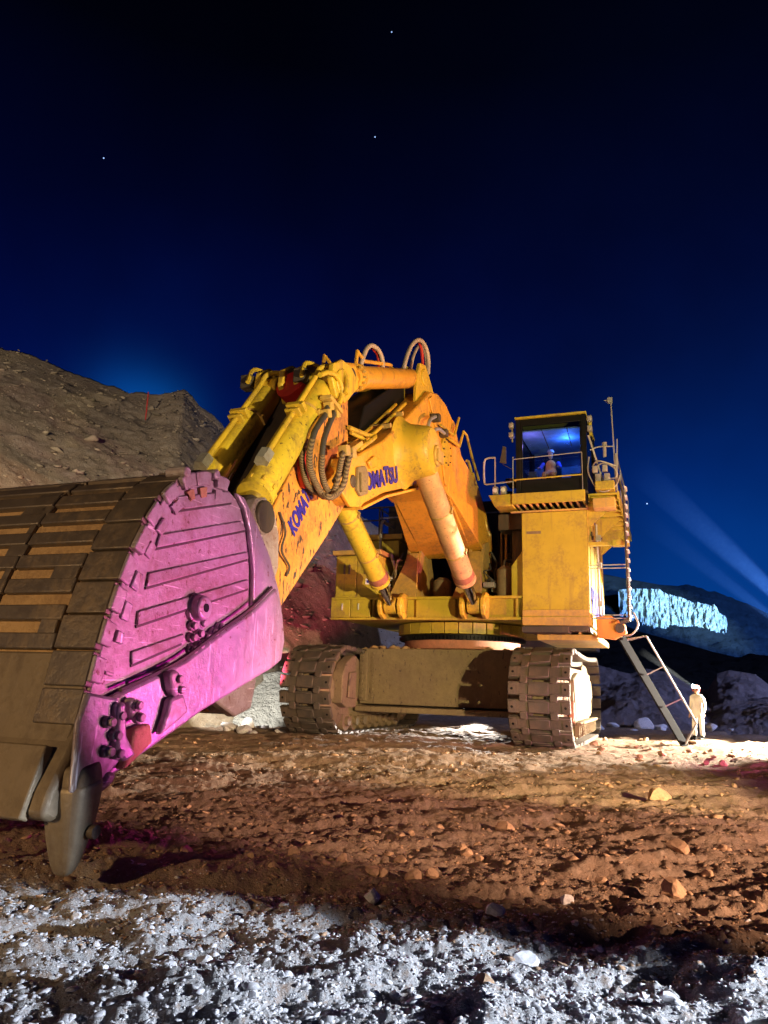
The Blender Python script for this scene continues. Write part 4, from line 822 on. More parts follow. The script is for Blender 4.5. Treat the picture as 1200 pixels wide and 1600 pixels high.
# torn guard strip on the stick side
e = MB(); e.tube([pv(437, 800, .66), pv(446, 830, .68), pv(440, 860, .7), pv(452, 885, .68), pv(447, 900, .66)], .02, 6, 4); S_(e, 'loose_cable', 'dark')
sp0 = Vector(pv(459, 838, .63)); sp1 = Vector(pv(494, 764, .63)); sp0.y = sp1.y = .632
fit_text('KOMATSU', sp0, sp1, .30, .01, ST, (.6, 0, .45))
rw = MB(); rw.tube([pv(474, 705, .68), pv(473, 735, .74), pv(477, 758, .7)], .10, 8, 3); S_(rw, 'red_tinted_part', 'red')
rw = MB(); rw.cyl(pv(452, 600, 0), pv(478, 628, .1), .3, n=20); S_(rw, 'red_tinted_part', 'red')  # red light falling on this cylinder is painted in as its colour
# bucket cylinders on the front of the stick
for v in (.55, -.60):
    H = ram((12.58, v, 7.16), (15.28, v, 3.84), .275, .15, .83, 'bucket_cylinder', ST if False else EX, eye=.27, w=.24, bands=(.30,))
    for k in range(16):
        t = 2*math.pi*k/16; d = (Vector((15.28, v, 3.84))-Vector((12.58, v, 7.16))).normalized(); a = d.orthogonal().normalized(); b_ = d.cross(a); c = Vector((12.58, v, 7.16))+d*3.30+a*math.cos(t)*.275+b_*math.sin(t)*.275
        if k % 2 == 0: e = MB(); e.cyl(c, c+d*.10, .028, n=6); e.build('gland_bolt', M_['yellow'], H)
    d = (Vector((15.28, 0, 3.84))-Vector((12.58, 0, 7.16))).normalized(); nrm = Vector((d.z*-1, 0, d.x))*(1); nrm = Vector((.82, 0, .57))
    base = Vector((12.58, v+.05, 7.16)); o_ = nrm*.33
    pts = [base+d*2.85+o_, base+d*1.2+o_*1.02, base+d*.35+o_*1.05, base+d*.0+o_*1.2+Vector((0, .05, 0)), base-d*.25+o_*.7+Vector((0, .25, 0)), base-d*.1+o_*.1+Vector((0, .42, 0)), base+d*.25-o_*.3+Vector((0, .46, 0))]
    e = MB(); e.tube(pts, .05, 10, 4); e.build('rigid_pipe', M_['yellow'], H)
    e = MB(); e.obox(base+d*1.35+o_*1.0, d, (0, 1, 0), nrm, .05, .17, .10); e.obox(base+d*1.52+o_*1.0, d, (0, 1, 0), nrm, .03, .14, .09); e.build('pipe_clamp', M_['yellow'], H, .01)
    e = MB(); e.cyl(base+d*2.78+o_*1.0, base+d*3.05+o_*1.0, .13, n=6); e.build('pipe_union', M_['grey'], H)
    e = MB(); e.tube([base-d*.3+o_*.3, base-d*.42+o_*.6+Vector((0, -.2, 0)), base-d*.15+o_*1.4+Vector((0, -.3, 0)), base+d*.3+o_*1.3+Vector((0, -.25, 0))], .045, 8, 4); e.build('rigid_pipe', M_['yellow'], H)
    e = MB(); e.box((12.8, v-.42, 7.1), (13.05, v-.18, 7.38)); e.build('valve_block', M_['dark'], H, .02)
# link plates between cylinders and bucket
for v in (-.86, .86):
    e = MB(); e.prism([(15.15, 4.30), (15.42, 4.22), (15.55, 4.0), (15.5, 3.3), (15.9, 2.6), (15.75, 2.3), (15.3, 2.3), (14.9, 2.7), (14.62, 3.3), (14.66, 3.8), (14.85, 4.15)], v-.09, v+.09); e.cyl((15.2, v-.14, 3.95), (15.2, v+.14, 3.95), .24, n=24); P(e, 'link_plate', 'steel_side', bevel=.03)
e = MB()
for v in (.98,): 
    e.cyl((15.2, v-.02, 3.98), (15.2, v+.04, 3.98), .25, n=28)
e.cyl((15.2, .2, 4.0), (15.2, .78, 4.0), .33, n=28); P(e, 'link_pin', 'dark', bevel=.02)
for v in (-.68, .68):
    e = MB(); e.prism([(15.3, 4.1), (15.0, 3.8), (16.6, 2.6), (17.4, 2.5), (17.5, 3.2), (16.8, 3.4)], v-.07, v+.07); P(e, 'bucket_link', 'dark', bevel=.02)
# stick cylinders
for v in (-.40, .40):
    H = ram((11.42, v, 7.82), (6.75, v, 9.68), .24, .13, .93, 'stick_cylinder', eye=.27, w=.17, bands=(.55,)) if False else None
    p = Vector((6.75, v, 9.68)); q = Vector((11.42, v, 7.82)); H = empty('stick_cylinder', (0, 0, 0), 0, EX); d = (q-p).normalized(); L = (q-p).length
    e = MB(); e.lathe(p, q, [(.15, .20), (.3, .26), (L-.85, .26), (L-.84, .31), (L-.72, .31), (L-.70, .24), (L-.5, .22)], 32); e.build('barrel', M_['boom'], H)
    e = MB(); e.obox(q-d*.12, d, (0, 1, 0), d.cross(Vector((0, 1, 0))), .36, .19, .30); e.build('rod_eye', M_['boom'], H, .09)
    e = MB(); e.obox(q-d*.12, d, (0, 1, 0), d.cross(Vector((0, 1, 0))), .13, .20, .20); e.build('eye_bore', M_['dark'], H, .05)
    for k in range(14):
        t = 2*math.pi*k/14; a = d.orthogonal().normalized(); b_ = d.cross(a); c = p+d*(L-.70)+a*math.cos(t)*.27+b_*math.sin(t)*.27; e = MB(); e.cyl(c, c+d*.07, .03, n=6); e.build('gland_bolt', M_['yellow_dirty'], H)
    e = MB(); e.tube([p+d*(L-.75)+Vector((0, 0, .28)), p+d*(L-.80)+Vector((0, 0, .62)), p+d*(L-1.25)+Vector((0, 0, .40)), p+d*(L-2.9)+Vector((0, 0, .36)), p+d*(L-3.1)+Vector((0, 0, .34))], .045, 8); e.build('rigid_pipe', M_['boom'], H)
def HS(pts, r, m, name='hydraulic_hose', par=EX, n=10): e = MB(); e.tube(pts, r, n, 6); return e.build(name, M_[m], par)
hose_pale = plain('pale_hose_sleeve', (.50, .40, .36), .6); M_['pale'] = hose_pale
for v in (.40, .22): HS([pv(x, y, v) for x, y in ((562, 592), (564, 570), (572, 547), (581, 540), (592, 548), (598, 566), (597, 582))], .055, 'pale')
HS([pv(x, y, .3) for x, y in ((580, 541), (590, 556), (593, 582))], .04, 'red')
HS([pv(x, y, .42) for x, y in ((629, 585), (634, 562), (643, 540), (654, 531), (664, 540), (669, 560), (669, 585))], .06, 'pale')
HS([pv(x, y, .30) for x, y in ((654, 533), (659, 550), (661, 584))], .045, 'red')
HS([pv(x, y, -.42) for x, y in ((640, 590), (645, 560), (655, 540), (664, 552), (668, 585))], .05, 'pale')
# hose bundle hanging between stick and boom nose
def z4(lst, v): return [pv(340+a/5, 560+b_/5, v) for a, b_ in lst]
HS(z4([(865, 370), (842, 440), (800, 500), (760, 570), (738, 640)], .95), .055, 'rubber')
HS(z4([(738, 640), (718, 740), (722, 860), (760, 960), (810, 1050)], .95)+z4([(870, 1085), (930, 1060)], 1.1)+z4([(985, 980), (1010, 850), (1035, 745)], 1.15), .058, 'armour')
HS(z4([(925, 385), (900, 450), (862, 540), (830, 640), (815, 760)], .92), .055, 'rubber')
HS(z4([(815, 760), (812, 880), (835, 980), (880, 1050)], .92)+z4([(920, 1010), (945, 900)], 1.05)+z4([(965, 800), (985, 725)], 1.1), .058, 'armour')
HS(z4([(700, 640), (660, 760), (670, 880), (700, 980), (760, 1040), (830, 1085)], .80), .05, 'armour')
HS(z4([(1000, 730), (970, 800), (950, 900), (920, 960)], 1.02), .07, 'rubber')
e = MB()
for q, v in (((868, 372), .95), ((925, 385), .92), ((850, 430), .95), ((920, 430), .92)): c = Vector(z4([q], v)[0]); e.obox(c, (.4, 0, 1), (0, 1, 0), (1, 0, -.4), .08, .08, .075)
c = Vector(z4([(890, 362)], .93)[0]); e.obox(c, (1, 0, .2), (0, 1, 0), (0, 0, 1), .28, .12, .04); P(e, 'hose_bracket', 'yellow_dirty', bevel=.015)
e = MB()
for q in ((990, 720), (1040, 740)): c = Vector(z4([q], 1.1)[0]); e.obox(c, (.3, 0, 1), (0, 1, 0), (1, 0, -.3), .10, .09, .09)
e.obox(z4([(1060, 690)], 1.0)[0], (1, 0, -.6), (0, 1, 0), (.6, 0, 1), .3, .1, .05); P(e, 'hose_bracket', 'yellow_dirty', bevel=.015)
HS(z4([(800, 130), (860, 110), (920, 130), (960, 200), (970, 290), (945, 360)], .98), .05, 'yellow', 'rigid_pipe')

# ---- bucket
BK = empty('bucket', (0, 0, 0), 0, EX)
BK['label'] = 'huge ribbed digging bucket resting its corner tooth on the dirt'
def K_(mb, n, m, bevel=0, par=None, label=None): return mb.build(n, M_[m], par or BK, bevel, True, label)
VB = 2.22
back = [(20.12, .80), (20.02, 1.10), (19.94, 1.40), (19.88, 1.70), (19.81, 2.0), (19.71, 2.33), (19.57, 2.68), (19.40, 3.0), (19.20, 3.27), (18.95, 3.47), (18.65, 3.58), (18.3, 3.60), (17.95, 3.48), (17.62, 3.18), (17.3, 2.80), (17.05, 2.35), (16.97, 2.0)]
def offs(pr, d):
    out = []
    for i, p in enumerate(pr):
        a = Vector((*pr[max(i-1, 0)], 0)); b_ = Vector((*pr[min(i+1, len(pr)-1)], 0)); t = (b_-a).normalized(); n_ = Vector((t.y, -t.x, 0)); out.append((p[0]+n_.x*d, p[1]+n_.y*d))
    return out
inner = offs(back, -.10); 
if inner[5][0] > back[5][0]: inner = offs(back, .10); OUT = -1
else: OUT = 1
e = MB(); e.prism(back+inner[::-1], -VB, VB); K_(e, 'shell', 'mudfill')
side_out = back + [(17.15, 1.82), (17.6, 1.64), (18.6, 1.32), (19.2, 1.03), (19.72, .80), (19.9, .66)]
for s_ in (1, -1): e = MB(); e.prism(side_out, s_*(VB-.06), s_*(VB+.03)); K_(e, 'side_plate', 'steel_side', .015)
# stiffening bars on the side plate (each a shallow wedge)
bars = [((268, 776), (356, 768), (360, 785), (268, 798)), ((247, 835), (374, 814), (381, 828), (241, 856)), ((230, 895), (385, 862), (385, 873), (226, 917)), ((213, 955), (386, 905), (386, 919), (211, 977)), ((203, 1018), (285, 990), (282, 1004), (203, 1038)), ((197, 1064), (240, 1047), (262, 1035), (197, 1078))]
for q in bars:
    a = [Vector(pv(*p, VB+.03)) for p in q]; e = MB()
    low = [p+Vector((0, .032, 0)) for p in (a[3], a[2])]; upn = [p+Vector((0, .024, 0)) for p in (a[0], a[1])]
    vs = a+[upn[0], upn[1], low[1], low[0]]; e.add(vs, [(0,1,2,3),(7,6,5,4),(0,4,5,1),(1,5,6,2),(2,6,7,3),(3,7,4,0)]); K_(e, 'side_rib', 'steel_side', .012)
    # thin dark strip under the bar
    e = MB(); e.bar(a[3]+Vector((0, .004, -.014)), a[2]+Vector((0, .004, -.014)), .022, .022, (0, 1, 0)); K_(e, 'rib_line', 'dark')
# lobed rear plate and lower cheek plate
def sp(lst, v): return [uz(pv(*p, v)) for p in lst]
e = MB(); e.prism(sp([(365, 770), (378, 778), (398, 820), (418, 870), (432, 925), (437, 955), (398, 958), (391, 948), (392, 890), (386, 830), (378, 795)], VB+.05), VB+.03, VB+.09); K_(e, 'rear_plate', 'steel_cheek', .02)
ck = [(428, 918), (438, 960), (441, 1000), (436, 1032), (420, 1045), (390, 1063), (310, 1112), (232, 1168), (163, 1217), (150, 1232), (118, 1240), (132, 1150), (148, 1100), (192, 1078), (240, 1056), (287, 1031), (340, 990), (391, 955)]
e = MB(); e.prism(sp(ck, VB+.08), VB+.03, VB+.12); K_(e, 'cheek_plate', 'steel_cheek', .03)
e = MB(); tpts = [Vector(pv(*p, VB+.12)) for p in ((188, 1078), (240, 1054), (290, 1027), (340, 988), (390, 952), (424, 918))]; e.tube(tpts, .02, 6, 3); K_(e, 'cheek_seam', 'dark')
# rim segments that cap the corner between back and side
n_seg = 11
acc = [0]
for i in range(1, len(back)): acc.append(acc[-1]+math.dist(back[i], back[i-1]))
def at(s):
    s = max(0, min(acc[-1]-1e-6, s)); i = max(k for k in range(len(acc)-1) if acc[k] <= s); f = (s-acc[i])/(acc[i+1]-acc[i]); a = Vector(back[i]); b_ = Vector(back[i+1]); t = (b_-a).normalized(); nrm = Vector((t.y, -t.x)); 
    if nrm.x*1+nrm.y*.3 < 0 and s < acc[8]: nrm = -nrm
    return a.lerp(b_, f), t, nrm
s0, s1 = .42, 3.75
def curved_plate(mb, sa, sb, v0, v1, h0, h1, k=4):
    A_ = [];
    for i in range(k+1):
        p, t, nn_ = at(sa+(sb-sa)*i/k); nn_ = Vector((t.y, -t.x)); 
        if nn_.dot(p-Vector((18.3, 1.9))) < 0: nn_ = -nn_
        A_.append((p+nn_*h0, p+nn_*h1))
    prof = [tuple(a) for a, _ in A_]+[tuple(b_) for _, b_ in A_][::-1]; mb.prism(prof, v0, v1)
for i in range(n_seg):
    a = s0+(s1-s0)*i/n_seg; b_ = s0+(s1-s0)*(i+1)/n_seg-.02
    e = MB(); curved_plate(e, a, b_, VB-.40, VB+.02+random.uniform(-.01, .01), -.02, .070+random.uniform(-.008, .008)); K_(e, 'corner_shoe', 'bar', .012)
    a += random.uniform(-.03, .03); w_ = random.uniform(.05, .085)
    e = MB(); curved_plate(e, a+.02, b_-.03, VB+.02, VB+w_, -.075, .065, 4); K_(e, 'corner_cap', 'steel_side', .014)
    e = MB(); curved_plate(e, a+random.uniform(.0, .12), b_-random.uniform(.03, .12), VB+.025, VB+random.uniform(.05, .07), -.20, -.10, 4); K_(e, 'corner_pad', random.choice(('steel_cheek', 'steel_side', 'mudfill')), .012)
# wear bars on the back
nb = 17; sB0, sB1 = 1.02, 5.3
for i in range(nb):
    a = sB0+(sB1-sB0)*i/nb; b_ = a+(sB1-sB0)/nb*.56
    for (v0, v1) in ((-VB+.03, -.52), (-.50, 1.0), (1.02, VB-.43)):
        e = MB(); curved_plate(e, a, b_, v0, v1-.0, -.02, .055+random.uniform(-.006, .006), 3); K_(e, 'wear_bar', 'bar', .014)
    for q in range(3):                             # steel bridges that interrupt the mud filled slots
        if random.random() < .38:
            c = random.choice((VB-.50, 1.0, .9, random.uniform(-1.8, 1.5), -.5)); w = random.uniform(.06, .35); e = MB(); curved_plate(e, b_-.01, a+(sB1-sB0)/nb+.01, c-w, min(c+w*.2, VB-.43), -.02, .045, 2); K_(e, 'bar_bridge', 'bar', .01)
e = MB()
for vv in (-VB+.02, 1.01-.09, -.51): curved_plate(e, 1.0, 5.3, vv-.02, vv+.05, -.02, .035, 30)
K_(e, 'back_seam', 'bar')
# lip, shrouds, teeth
lip = [(19.98, 1.28), (20.08, 1.06), (20.25, .74), (20.30, .58), (20.18, .52), (20.0, .62), (19.85, .78), (19.80, 1.1)]
e = MB(); e.prism(lip, -VB-.02, VB+.05); K_(e, 'lip', 'lip', .04)
e = MB(); curved_plate(e, .05, 1.0, -VB, VB-.01, -.02, .04, 8); K_(e, 'lip_plate', 'lip', .02)
TS = 1.0; tv = [VB+.03-k*TS for k in range(5)]
axis = Vector((-.04, 0, -.9)).normalized()
for v in tv:
    TT = empty('tooth', (0, 0, 0), 0, BK)
    root = Vector((19.99, v, .94)); fr = Vector((-axis.z*-1, 0, 0)); out = Vector((.97, 0, -.2))
    secs = [(0.0, .20, .16), (.12, .235, .20), (.34, .225, .185), (.37, .18, .15)]
    def block(secs, name, m_, curve=0.0, bev=.04):
        mb = MB(); vs = []; ns = 10
        for (t, hw, hh) in secs:
            c = root+axis*t+out*(curve*t*t)
            for k in range(ns):
                g = 2*math.pi*(k+.5)/ns; cx = math.copysign(abs(math.cos(g))**.55, math.cos(g)); sx = math.copysign(abs(math.sin(g))**.55, math.sin(g)); vs.append(c+Vector((0, 1, 0))*hw*cx+out*hh*sx)
        fs = []
        for i in range(len(secs)-1): fs += [(i*ns+k, i*ns+(k+1) % ns, (i+1)*ns+(k+1) % ns, (i+1)*ns+k) for k in range(ns)]
        fs += [tuple(range(ns-1, -1, -1)), tuple(range((len(secs)-1)*ns, len(secs)*ns))]; mb.add(vs, fs); o = mb.build(name, M_[m_], BK if False else TT, 0); sb = o.modifiers.new('sub', 'SUBSURF'); sb.levels = sb.render_levels = 2; return o
    block([(.0, .14, .12), (.02, .17, .15), (.08, .185, .165), (.16, .19, .18), (.18, .17, .16)], 'adapter', 'lip')
    block([(.13, .18, .17), (.15, .20, .19), (.32, .19, .18), (.50, .165, .145), (.64, .135, .105), (.76, .10, .07), (.81, .05, .035)], 'tip', 'tooth', .06)
    e = MB(); c = root+axis*.50-out*.02+Vector((0, .19, 0)); e.cyl(c-Vector((0, .03, 0)), c+Vector((0, .035, 0)), .05, n=12); e.build('retainer_pin', M_['dark'], TT)
for k in range(4):
    v = (tv[k]+tv[k+1])/2; dl = Vector((20.28-20.12, 0, .60-1.06)).normalized(); nl = Vector((-dl.z, 0, dl.x))
    e = MB(); c = Vector((20.23, v, .80)); e.obox(c+nl*.0, dl, (0, 1, 0), nl, .27, .37, .045); K_(e, 'lip_shroud', 'lip', .015)
# cheek shrouds on the side cutter: two interlocking castings with bolts
def casting(px_list, v0, v1, m_, name='side_shroud'):
    e = MB(); e.prism(sp(px_list, v1), v0, v1); return K_(e, name, m_, .03)
casting([(112, 1240), (122, 1130), (140, 1082), (188, 1092), (186, 1150), (196, 1180), (170, 1212), (150, 1240)], VB+.12, VB+.17, 'steel_cheek')
casting([(186, 1100), (198, 1096), (200, 1150), (214, 1180), (196, 1192), (184, 1170)], VB+.12, VB+.24, 'steel_cheek')
casting([(202, 1094), (212, 1088), (222, 1112), (216, 1128), (206, 1122)], VB+.12, VB+.20, 'steel_side')
casting([(210, 1140), (236, 1130), (240, 1160), (228, 1172), (200, 1200), (192, 1204), (206, 1168)], VB+.12, VB+.22, 'mudfill')
casting([(266, 1052), (278, 1046), (290, 1062), (283, 1080), (278, 1092), (270, 1078)], VB+.12, VB+.22, 'steel_side')
casting([(268, 1092), (288, 1084), (296, 1112), (276, 1130), (252, 1150), (262, 1118)], VB+.12, VB+.21, 'steel_side')
casting([(150, 1230), (162, 1222), (172, 1205), (184, 1208), (178, 1224), (160, 1240)], VB+.12, VB+.20, 'steel_side')
bolts = [(296, 978), (311, 974), (295, 996), (306, 990), (317, 996), (329, 988), (295, 1015), (306, 1008), (339, 980), (165, 1128), (181, 1118), (175, 1149), (163, 1174), (178, 1177), (208, 1102), (211, 1121), (272, 1061), (275, 1078)]
for (a, b_) in bolts:
    big = b_ < 1030; v = VB+.03 if big else VB+.17; c = Vector(pv(a, b_, v)); e = MB(); r = .042 if big else .042; e.cyl(c, c+Vector((0, .05, 0)), r*1.15, n=16); e.cyl(c+Vector((0, .05, 0)), c+Vector((0, .085, 0)), r*.85, n=16); K_(e, 'bolt', 'steel_side', .008)
lug_c = Vector(pv(303, 950, VB+.03)); e = MB(); e.lathe(lug_c, lug_c+Vector((0, .2, 0)), [(0, .145), (.04, .145), (.05, .125), (.12, .12), (.14, .10)], 32); e.prism([(lug_c.x-.10, lug_c.z), (lug_c.x-.16, lug_c.z-.28), (lug_c.x-.08, lug_c.z-.28), (lug_c.x+.04, lug_c.z-.06)], VB+.03, VB+.07)
lg = K_(e, 'lifting_lug', 'steel_cheek', .008); e = MB(); c = lug_c+Vector((0, .141, 0)); e.cyl(c, c+Vector((0, .006, 0)), .042, n=16); K_(e, 'lug_bore', 'black', 0, lg)
for q in ((282, 738), (329, 742)): e = MB(); c = Vector(pv(*q, VB)); e.cyl(c-Vector((0, .15, 0)), c+Vector((0, .09, 0)), .055, n=14); K_(e, 'top_boss', 'steel_side', .02)
# hinge structure on the machine side of the bucket
for v in (-.95, .95):
    e = MB(); e.prism([(17.1, 1.9), (17.0, 2.5), (17.4, 3.1), (17.0, 3.4), (16.6, 3.2), (15.5, 1.95), (15.2, 1.6), (15.3, 1.2), (15.7, 1.1), (16.2, 1.3)], v-.08, v+.08); K_(e, 'hinge_plate', 'steel_side', .03)

# side lettering on the tower
t0 = Vector((2.95, 4.505, 3.62)); text('KOMATSU', 'lettering', 1.0, (2.9, 4.522, 3.75), (-1, 0, 0), (0, 0, 1), T_, sx=.85)

# ------------------------------------------------------------------ people
def skin_body(name, joints, edges, material, parent, sub=2):
    me = bpy.data.meshes.new(name); me.from_pydata([j[0] for j in joints], edges, []); o = bpy.data.objects.new(name, me); col.objects.link(o); o.parent = parent
    sk = o.modifiers.new('skin', 'SKIN'); sv = me.skin_vertices[0].data if me.skin_vertices else None
    if sv is None:
        bm = bmesh.new(); bm.from_mesh(me); bm.verts.layers.skin.verify(); bm.to_mesh(me); bm.free(); sv = me.skin_vertices[0].data
    for i, j in enumerate(joints): sv[i].radius = (j[1], j[1]) if isinstance(j[1], float) else j[1]; sv[i].use_root = (i == 0)
    ss = o.modifiers.new('sub', 'SUBSURF'); ss.levels = ss.render_levels = sub; me.materials.append(material); return o
def cloth(name, c):
    m, nt, b = mat(name); v = tc(nt); n = noise(nt, v, 5, 3, .6, .6); nt.links.new(mixc(nt, rng_(nt, n, .3, .7), c, tuple(x*.8 for x in c)), b.inputs['Base Color']); b.inputs['Roughness'].default_value = .9; bump(nt, b, n, .7, .04); return m
skinm = plain('skin', (.45, .26, .18), .55)
def hand(parent, wrist, d, side, m_):
    w = Vector(wrist); d = Vector(d).normalized(); s_ = Vector(side).normalized(); j = [(w, .024), (w+d*.05, (.036, .02)), (w+d*.09, (.038, .018))]; ed = [(0, 1), (1, 2)]
    for k in range(4):
        b0 = w+d*.088+s_*(k-1.5)*.021; i = len(j); L = (.062, .074, .070, .055)[k]; j += [(b0, .010), (b0+d*L*.55, .009), (b0+d*L-s_.cross(d)*.02, .007)]; ed += [(2, i), (i, i+1), (i+1, i+2)]
    i = len(j); b0 = w+d*.03-s_*.038; j += [(b0, .013), (b0+d*.035-s_*.02, .011), (b0+d*.06-s_*.018, .009)]; ed += [(1, i), (i, i+1), (i+1, i+2)]
    skin_body('hand', j, ed, m_, parent, 1)
gp = gd(1093, 1160); WK = empty('person', (gp.x, gp.y, gh(gp.x, gp.y)-.01), R(212)); tag(WK, 'worker in white coveralls with a helmet lamp looking up at the machine', 'person')
cv = cloth('white_coverall', (.86, .85, .82))
# local: x = facing direction (towards the machine), y = the worker's left
j = [((0, 0, .95), (.15, .17)), ((.0, 0, 1.12), (.14, .165)), ((0, 0, 1.32), (.145, .19)), ((0, 0, 1.46), (.11, .15)), ((.01, 0, 1.53), .062),
     ((0, .11, .84), .105), ((.01, .125, .48), .080), ((-.01, .13, .12), .078), ((0, -.11, .84), .105), ((.05, -.125, .48), .080), ((.06, -.13, .12), .078),
     ((0, .20, 1.43), .075), ((-.03, .26, 1.15), .060), ((.05, .27, .90), .048), ((0, -.20, 1.43), .075), ((-.03, -.26, 1.15), .060), ((.05, -.27, .90), .048)]
ed = [(0, 1), (1, 2), (2, 3), (3, 4), (0, 5), (5, 6), (6, 7), (0, 8), (8, 9), (9, 10), (3, 11), (11, 12), (12, 13), (3, 14), (14, 15), (15, 16)]
skin_body('coveralls', j, ed, cv, WK)
hj = [((0, 0, 1.50), .058), ((.005, 0, 1.60), (.072, .078)), ((.01, 0, 1.68), (.088, .08)), ((0, 0, 1.76), (.085, .078)), ((.085, 0, 1.645), .018)]
skin_body('head', hj, [(0, 1), (1, 2), (2, 3), (2, 4)], skinm, WK)
e = MB(); e.cyl((.083, .032, 1.685), (.092, .032, 1.685), .011, n=8); e.cyl((.083, -.032, 1.685), (.092, -.032, 1.685), .011, n=8); e.box((.08, -.025, 1.605), (.088, .025, 1.612)); e.build('face', M_['black'], WK)
e = MB(); e.lathe((0, 0, 1.70), (0, 0, 2), [(0, .10), (.002, .135), (.012, .135), (.03, .118), (.07, .108), (.10, .085), (.122, .045), (.128, .01)], 24); e.obox((.115, 0, 1.708), (1, 0, -.1), (0, 1, 0), (0, 0, 1), .06, .07, .006); e.build('helmet', plain('helmet_shell', (.75, .40, .36), .35), WK, .0)
e = MB(); e.box((-.02, -.12, 1.60), (.06, -.085, 1.70)); e.box((-.02, .085, 1.60), (.06, .12, 1.70)); e.build('ear_guard', M_['red'], WK, .015)
e = MB(); e.cyl((.10, 0, 1.755), (.15, 0, 1.77), .034, n=16); hl = e.build('headlamp', M_['black'], WK); e = MB(); e.cyl((.1505, 0, 1.77), (.158, 0, 1.772), .060, n=16); e.build('headlamp_lens', emis('headlamp_glow', (.75, .9, 1), 200), hl)
for y_, x_ in ((.13, -.01), (-.13, .06)):
    e = MB(); e.add([], []); e.obox((x_+.05, y_, .05), (1, 0, 0), (0, 1, 0), (0, 0, 1), .14, .05, .05); e.cyl((x_, y_, .08), (x_, y_, .2), .062, n=14); e.build('boot', M_['black'], WK, .025)
for s_ in (1, -1): hand(WK, (.055, s_*.27, .885), (.15, 0, -1), (1, 0, .1), skinm)
hw = WK.matrix_basis @ Vector((.22, 0, 1.78)); 
spot('headlamp_beam_light', hw, (6.5, 22.0, 5.0), 260, (.55, .78, 1), 24, .5, .02)
# operator seated in the cab
OP = empty('person', wp(2.35, 3.38, 7.86), EX.rotation_euler.z); tag(OP, 'operator in an orange vest seated behind the cab windshield', 'person')
j = [((0, 0, .05), (.16, .18)), ((0, 0, .25), (.14, .16)), ((.02, 0, .46), (.14, .19)), ((.03, 0, .58), .06), ((.22, .12, .05), .09), ((.48, .14, .03), .075), ((.52, .14, -.36), .06), ((.22, -.12, .05), .09), ((.48, -.14, .03), .075), ((.52, -.14, -.36), .06)]
skin_body('torso', j, [(0, 1), (1, 2), (2, 3), (0, 4), (4, 5), (5, 6), (0, 7), (7, 8), (8, 9)], cloth('orange_vest', (.8, .28, .06)), OP)
j = [((.02, -.20, .50), .07), ((.10, -.30, .30), .058), ((.36, -.30, .24), .045)]; skin_body('sleeve', j, [(0, 1), (1, 2)], cloth('blue_lit_sleeve', (.05, .08, .6)), OP)  # blue light of the cab painted into the sleeve colour
j = [((.02, .20, .50), .07), ((.10, .30, .30), .058), ((.36, .28, .24), .045)]; skin_body('sleeve', j, [(0, 1), (1, 2)], cloth('blue_lit_sleeve', (.05, .08, .6)), OP)
hj = [((.03, 0, .58), .055), ((.035, 0, .68), (.07, .075)), ((.04, 0, .76), (.088, .08)), ((.03, 0, .84), (.085, .078)), ((.125, 0, .73), .018)]
skin_body('head', hj, [(0, 1), (1, 2), (2, 3), (2, 4)], skinm, OP)
e = MB(); e.lathe((.03, 0, .79), (.03, 0, 1), [(0, .09), (.002, .125), (.012, .125), (.05, .108), (.10, .08), (.125, .01)], 20); e.build('helmet', M_['grey'], OP)
for s_ in (1, -1): hand(OP, (.38, s_*.29, .24), (1, 0, -.2), (0, s_*1, 0), skinm)

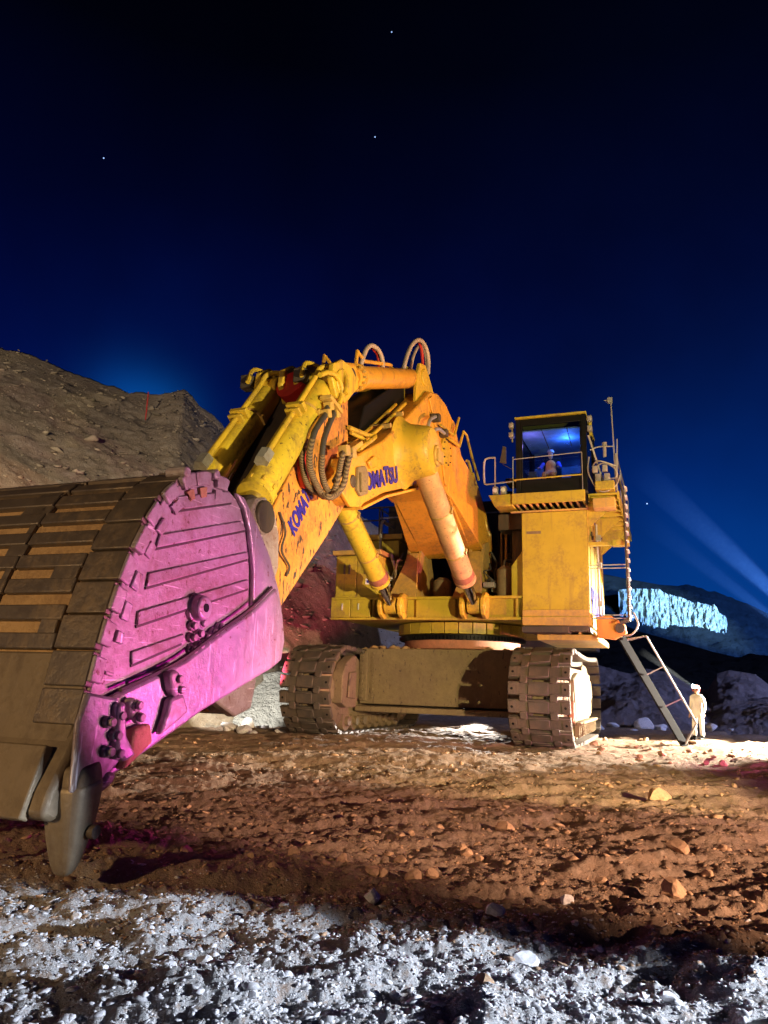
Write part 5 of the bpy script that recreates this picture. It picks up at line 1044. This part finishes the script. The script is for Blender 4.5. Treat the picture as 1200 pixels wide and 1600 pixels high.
# ------------------------------------------------------------------ marker post on the hill, searchlight beams, stars
r = ray(229, 640); d0 = 41.0; p = camp+r*(d0/math.hypot(r.x, r.y)); e = MB(); e.cyl((0, 0, -.6), (0, 0, .95), .035, n=8); e.cyl((0, 0, .95), (0, 0, 1.0), .05, n=8)
mp = e.build('marker_post', M_['red']); mp.location = p; tag(mp, 'thin red marker post in the notch of the hillside', 'post')
def beam(name, src, dst, r0, r1, dens, colr, label):
    mb = MB(); mb.cyl(src, dst, r0, r1, 24); m, nt, b = mat(name); nt.nodes.remove(b); v = nt.nodes.new('ShaderNodeVolumePrincipled'); v.inputs['Density'].default_value = dens; v.inputs['Color'].default_value = (*colr, 1); v.inputs['Anisotropy'].default_value = .2
    g = nt.nodes.new('ShaderNodeNewGeometry'); vd = nt.nodes.new('ShaderNodeVectorMath'); vd.operation = 'DISTANCE'; vd.inputs[1].default_value = src; nt.links.new(g.outputs['Position'], vd.inputs[0]); L = (Vector(dst)-Vector(src)).length
    k = rng_(nt, vd.outputs['Value'], L*.30, L*.98, 1, 0); n_ = noise(nt, g.outputs['Position'], 5/max(r1, .5), 2, .5); nt.links.new(mth(nt, 'MULTIPLY', mth(nt, 'MULTIPLY', k, dens*1.3), rng_(nt, n_, .3, .7, .6, 1.3)), v.inputs['Density'])
    nt.links.new(v.outputs[0], nt.nodes['Material Output'].inputs['Volume']); o = mb.build(name, m); tag(o, label, None, None, 'stuff'); return o

def lit_beam(name, src, dst, r0, r1, dens, watts, colr, cone, label):
    beam(name, src, dst, r0, r1, dens, (.75, .85, 1), label); spot(name+'_light', src+(src-dst).normalized()*.5, dst, watts, colr, cone, .6, .05)
def far(px, py, d): r = ray(px, py); return camp+r*(d/math.hypot(r.x, r.y))
lit_beam('light_beam', far(1330, 1035, 62), far(985, 722, 62), .5, 1.25, .03, 150000, (.12, .34, 1), 9, 'broad blue searchlight shaft slanting across the night air')
lit_beam('light_beam', far(1330, 1058, 60), far(990, 800, 60), .4, .9, .03, 80000, (.12, .34, 1), 6, 'thinner blue light shaft below the broad one')
lit_beam('light_beam', Vector(hw)+Vector((-.05, -.02, .03)), Vector(hw)+Vector((-1.9, -.4, 1.15)), .04, .14, .10, 30, (.2, .45, 1), 12, 'short bluish beam leaving the helmet lamp')
for (x, y, lab) in ((612, 50, 'faint star highest in the night sky'), (162, 247, 'star at the far left above the hillside'), (586, 214, 'dim star over the middle of the excavator'), (1011, 787, 'small star right of the cab ladder')):
    bm = bmesh.new(); bmesh.ops.create_icosphere(bm, subdivisions=2, radius=.85); me = bpy.data.meshes.new('star'); bm.to_mesh(me); bm.free(); me.materials.append(emis('starlight', (.35, .55, 1), 1.6)); o = bpy.data.objects.new('star', me); col.objects.link(o); o.location = far(x, y, 900); tag(o, lab, 'star')
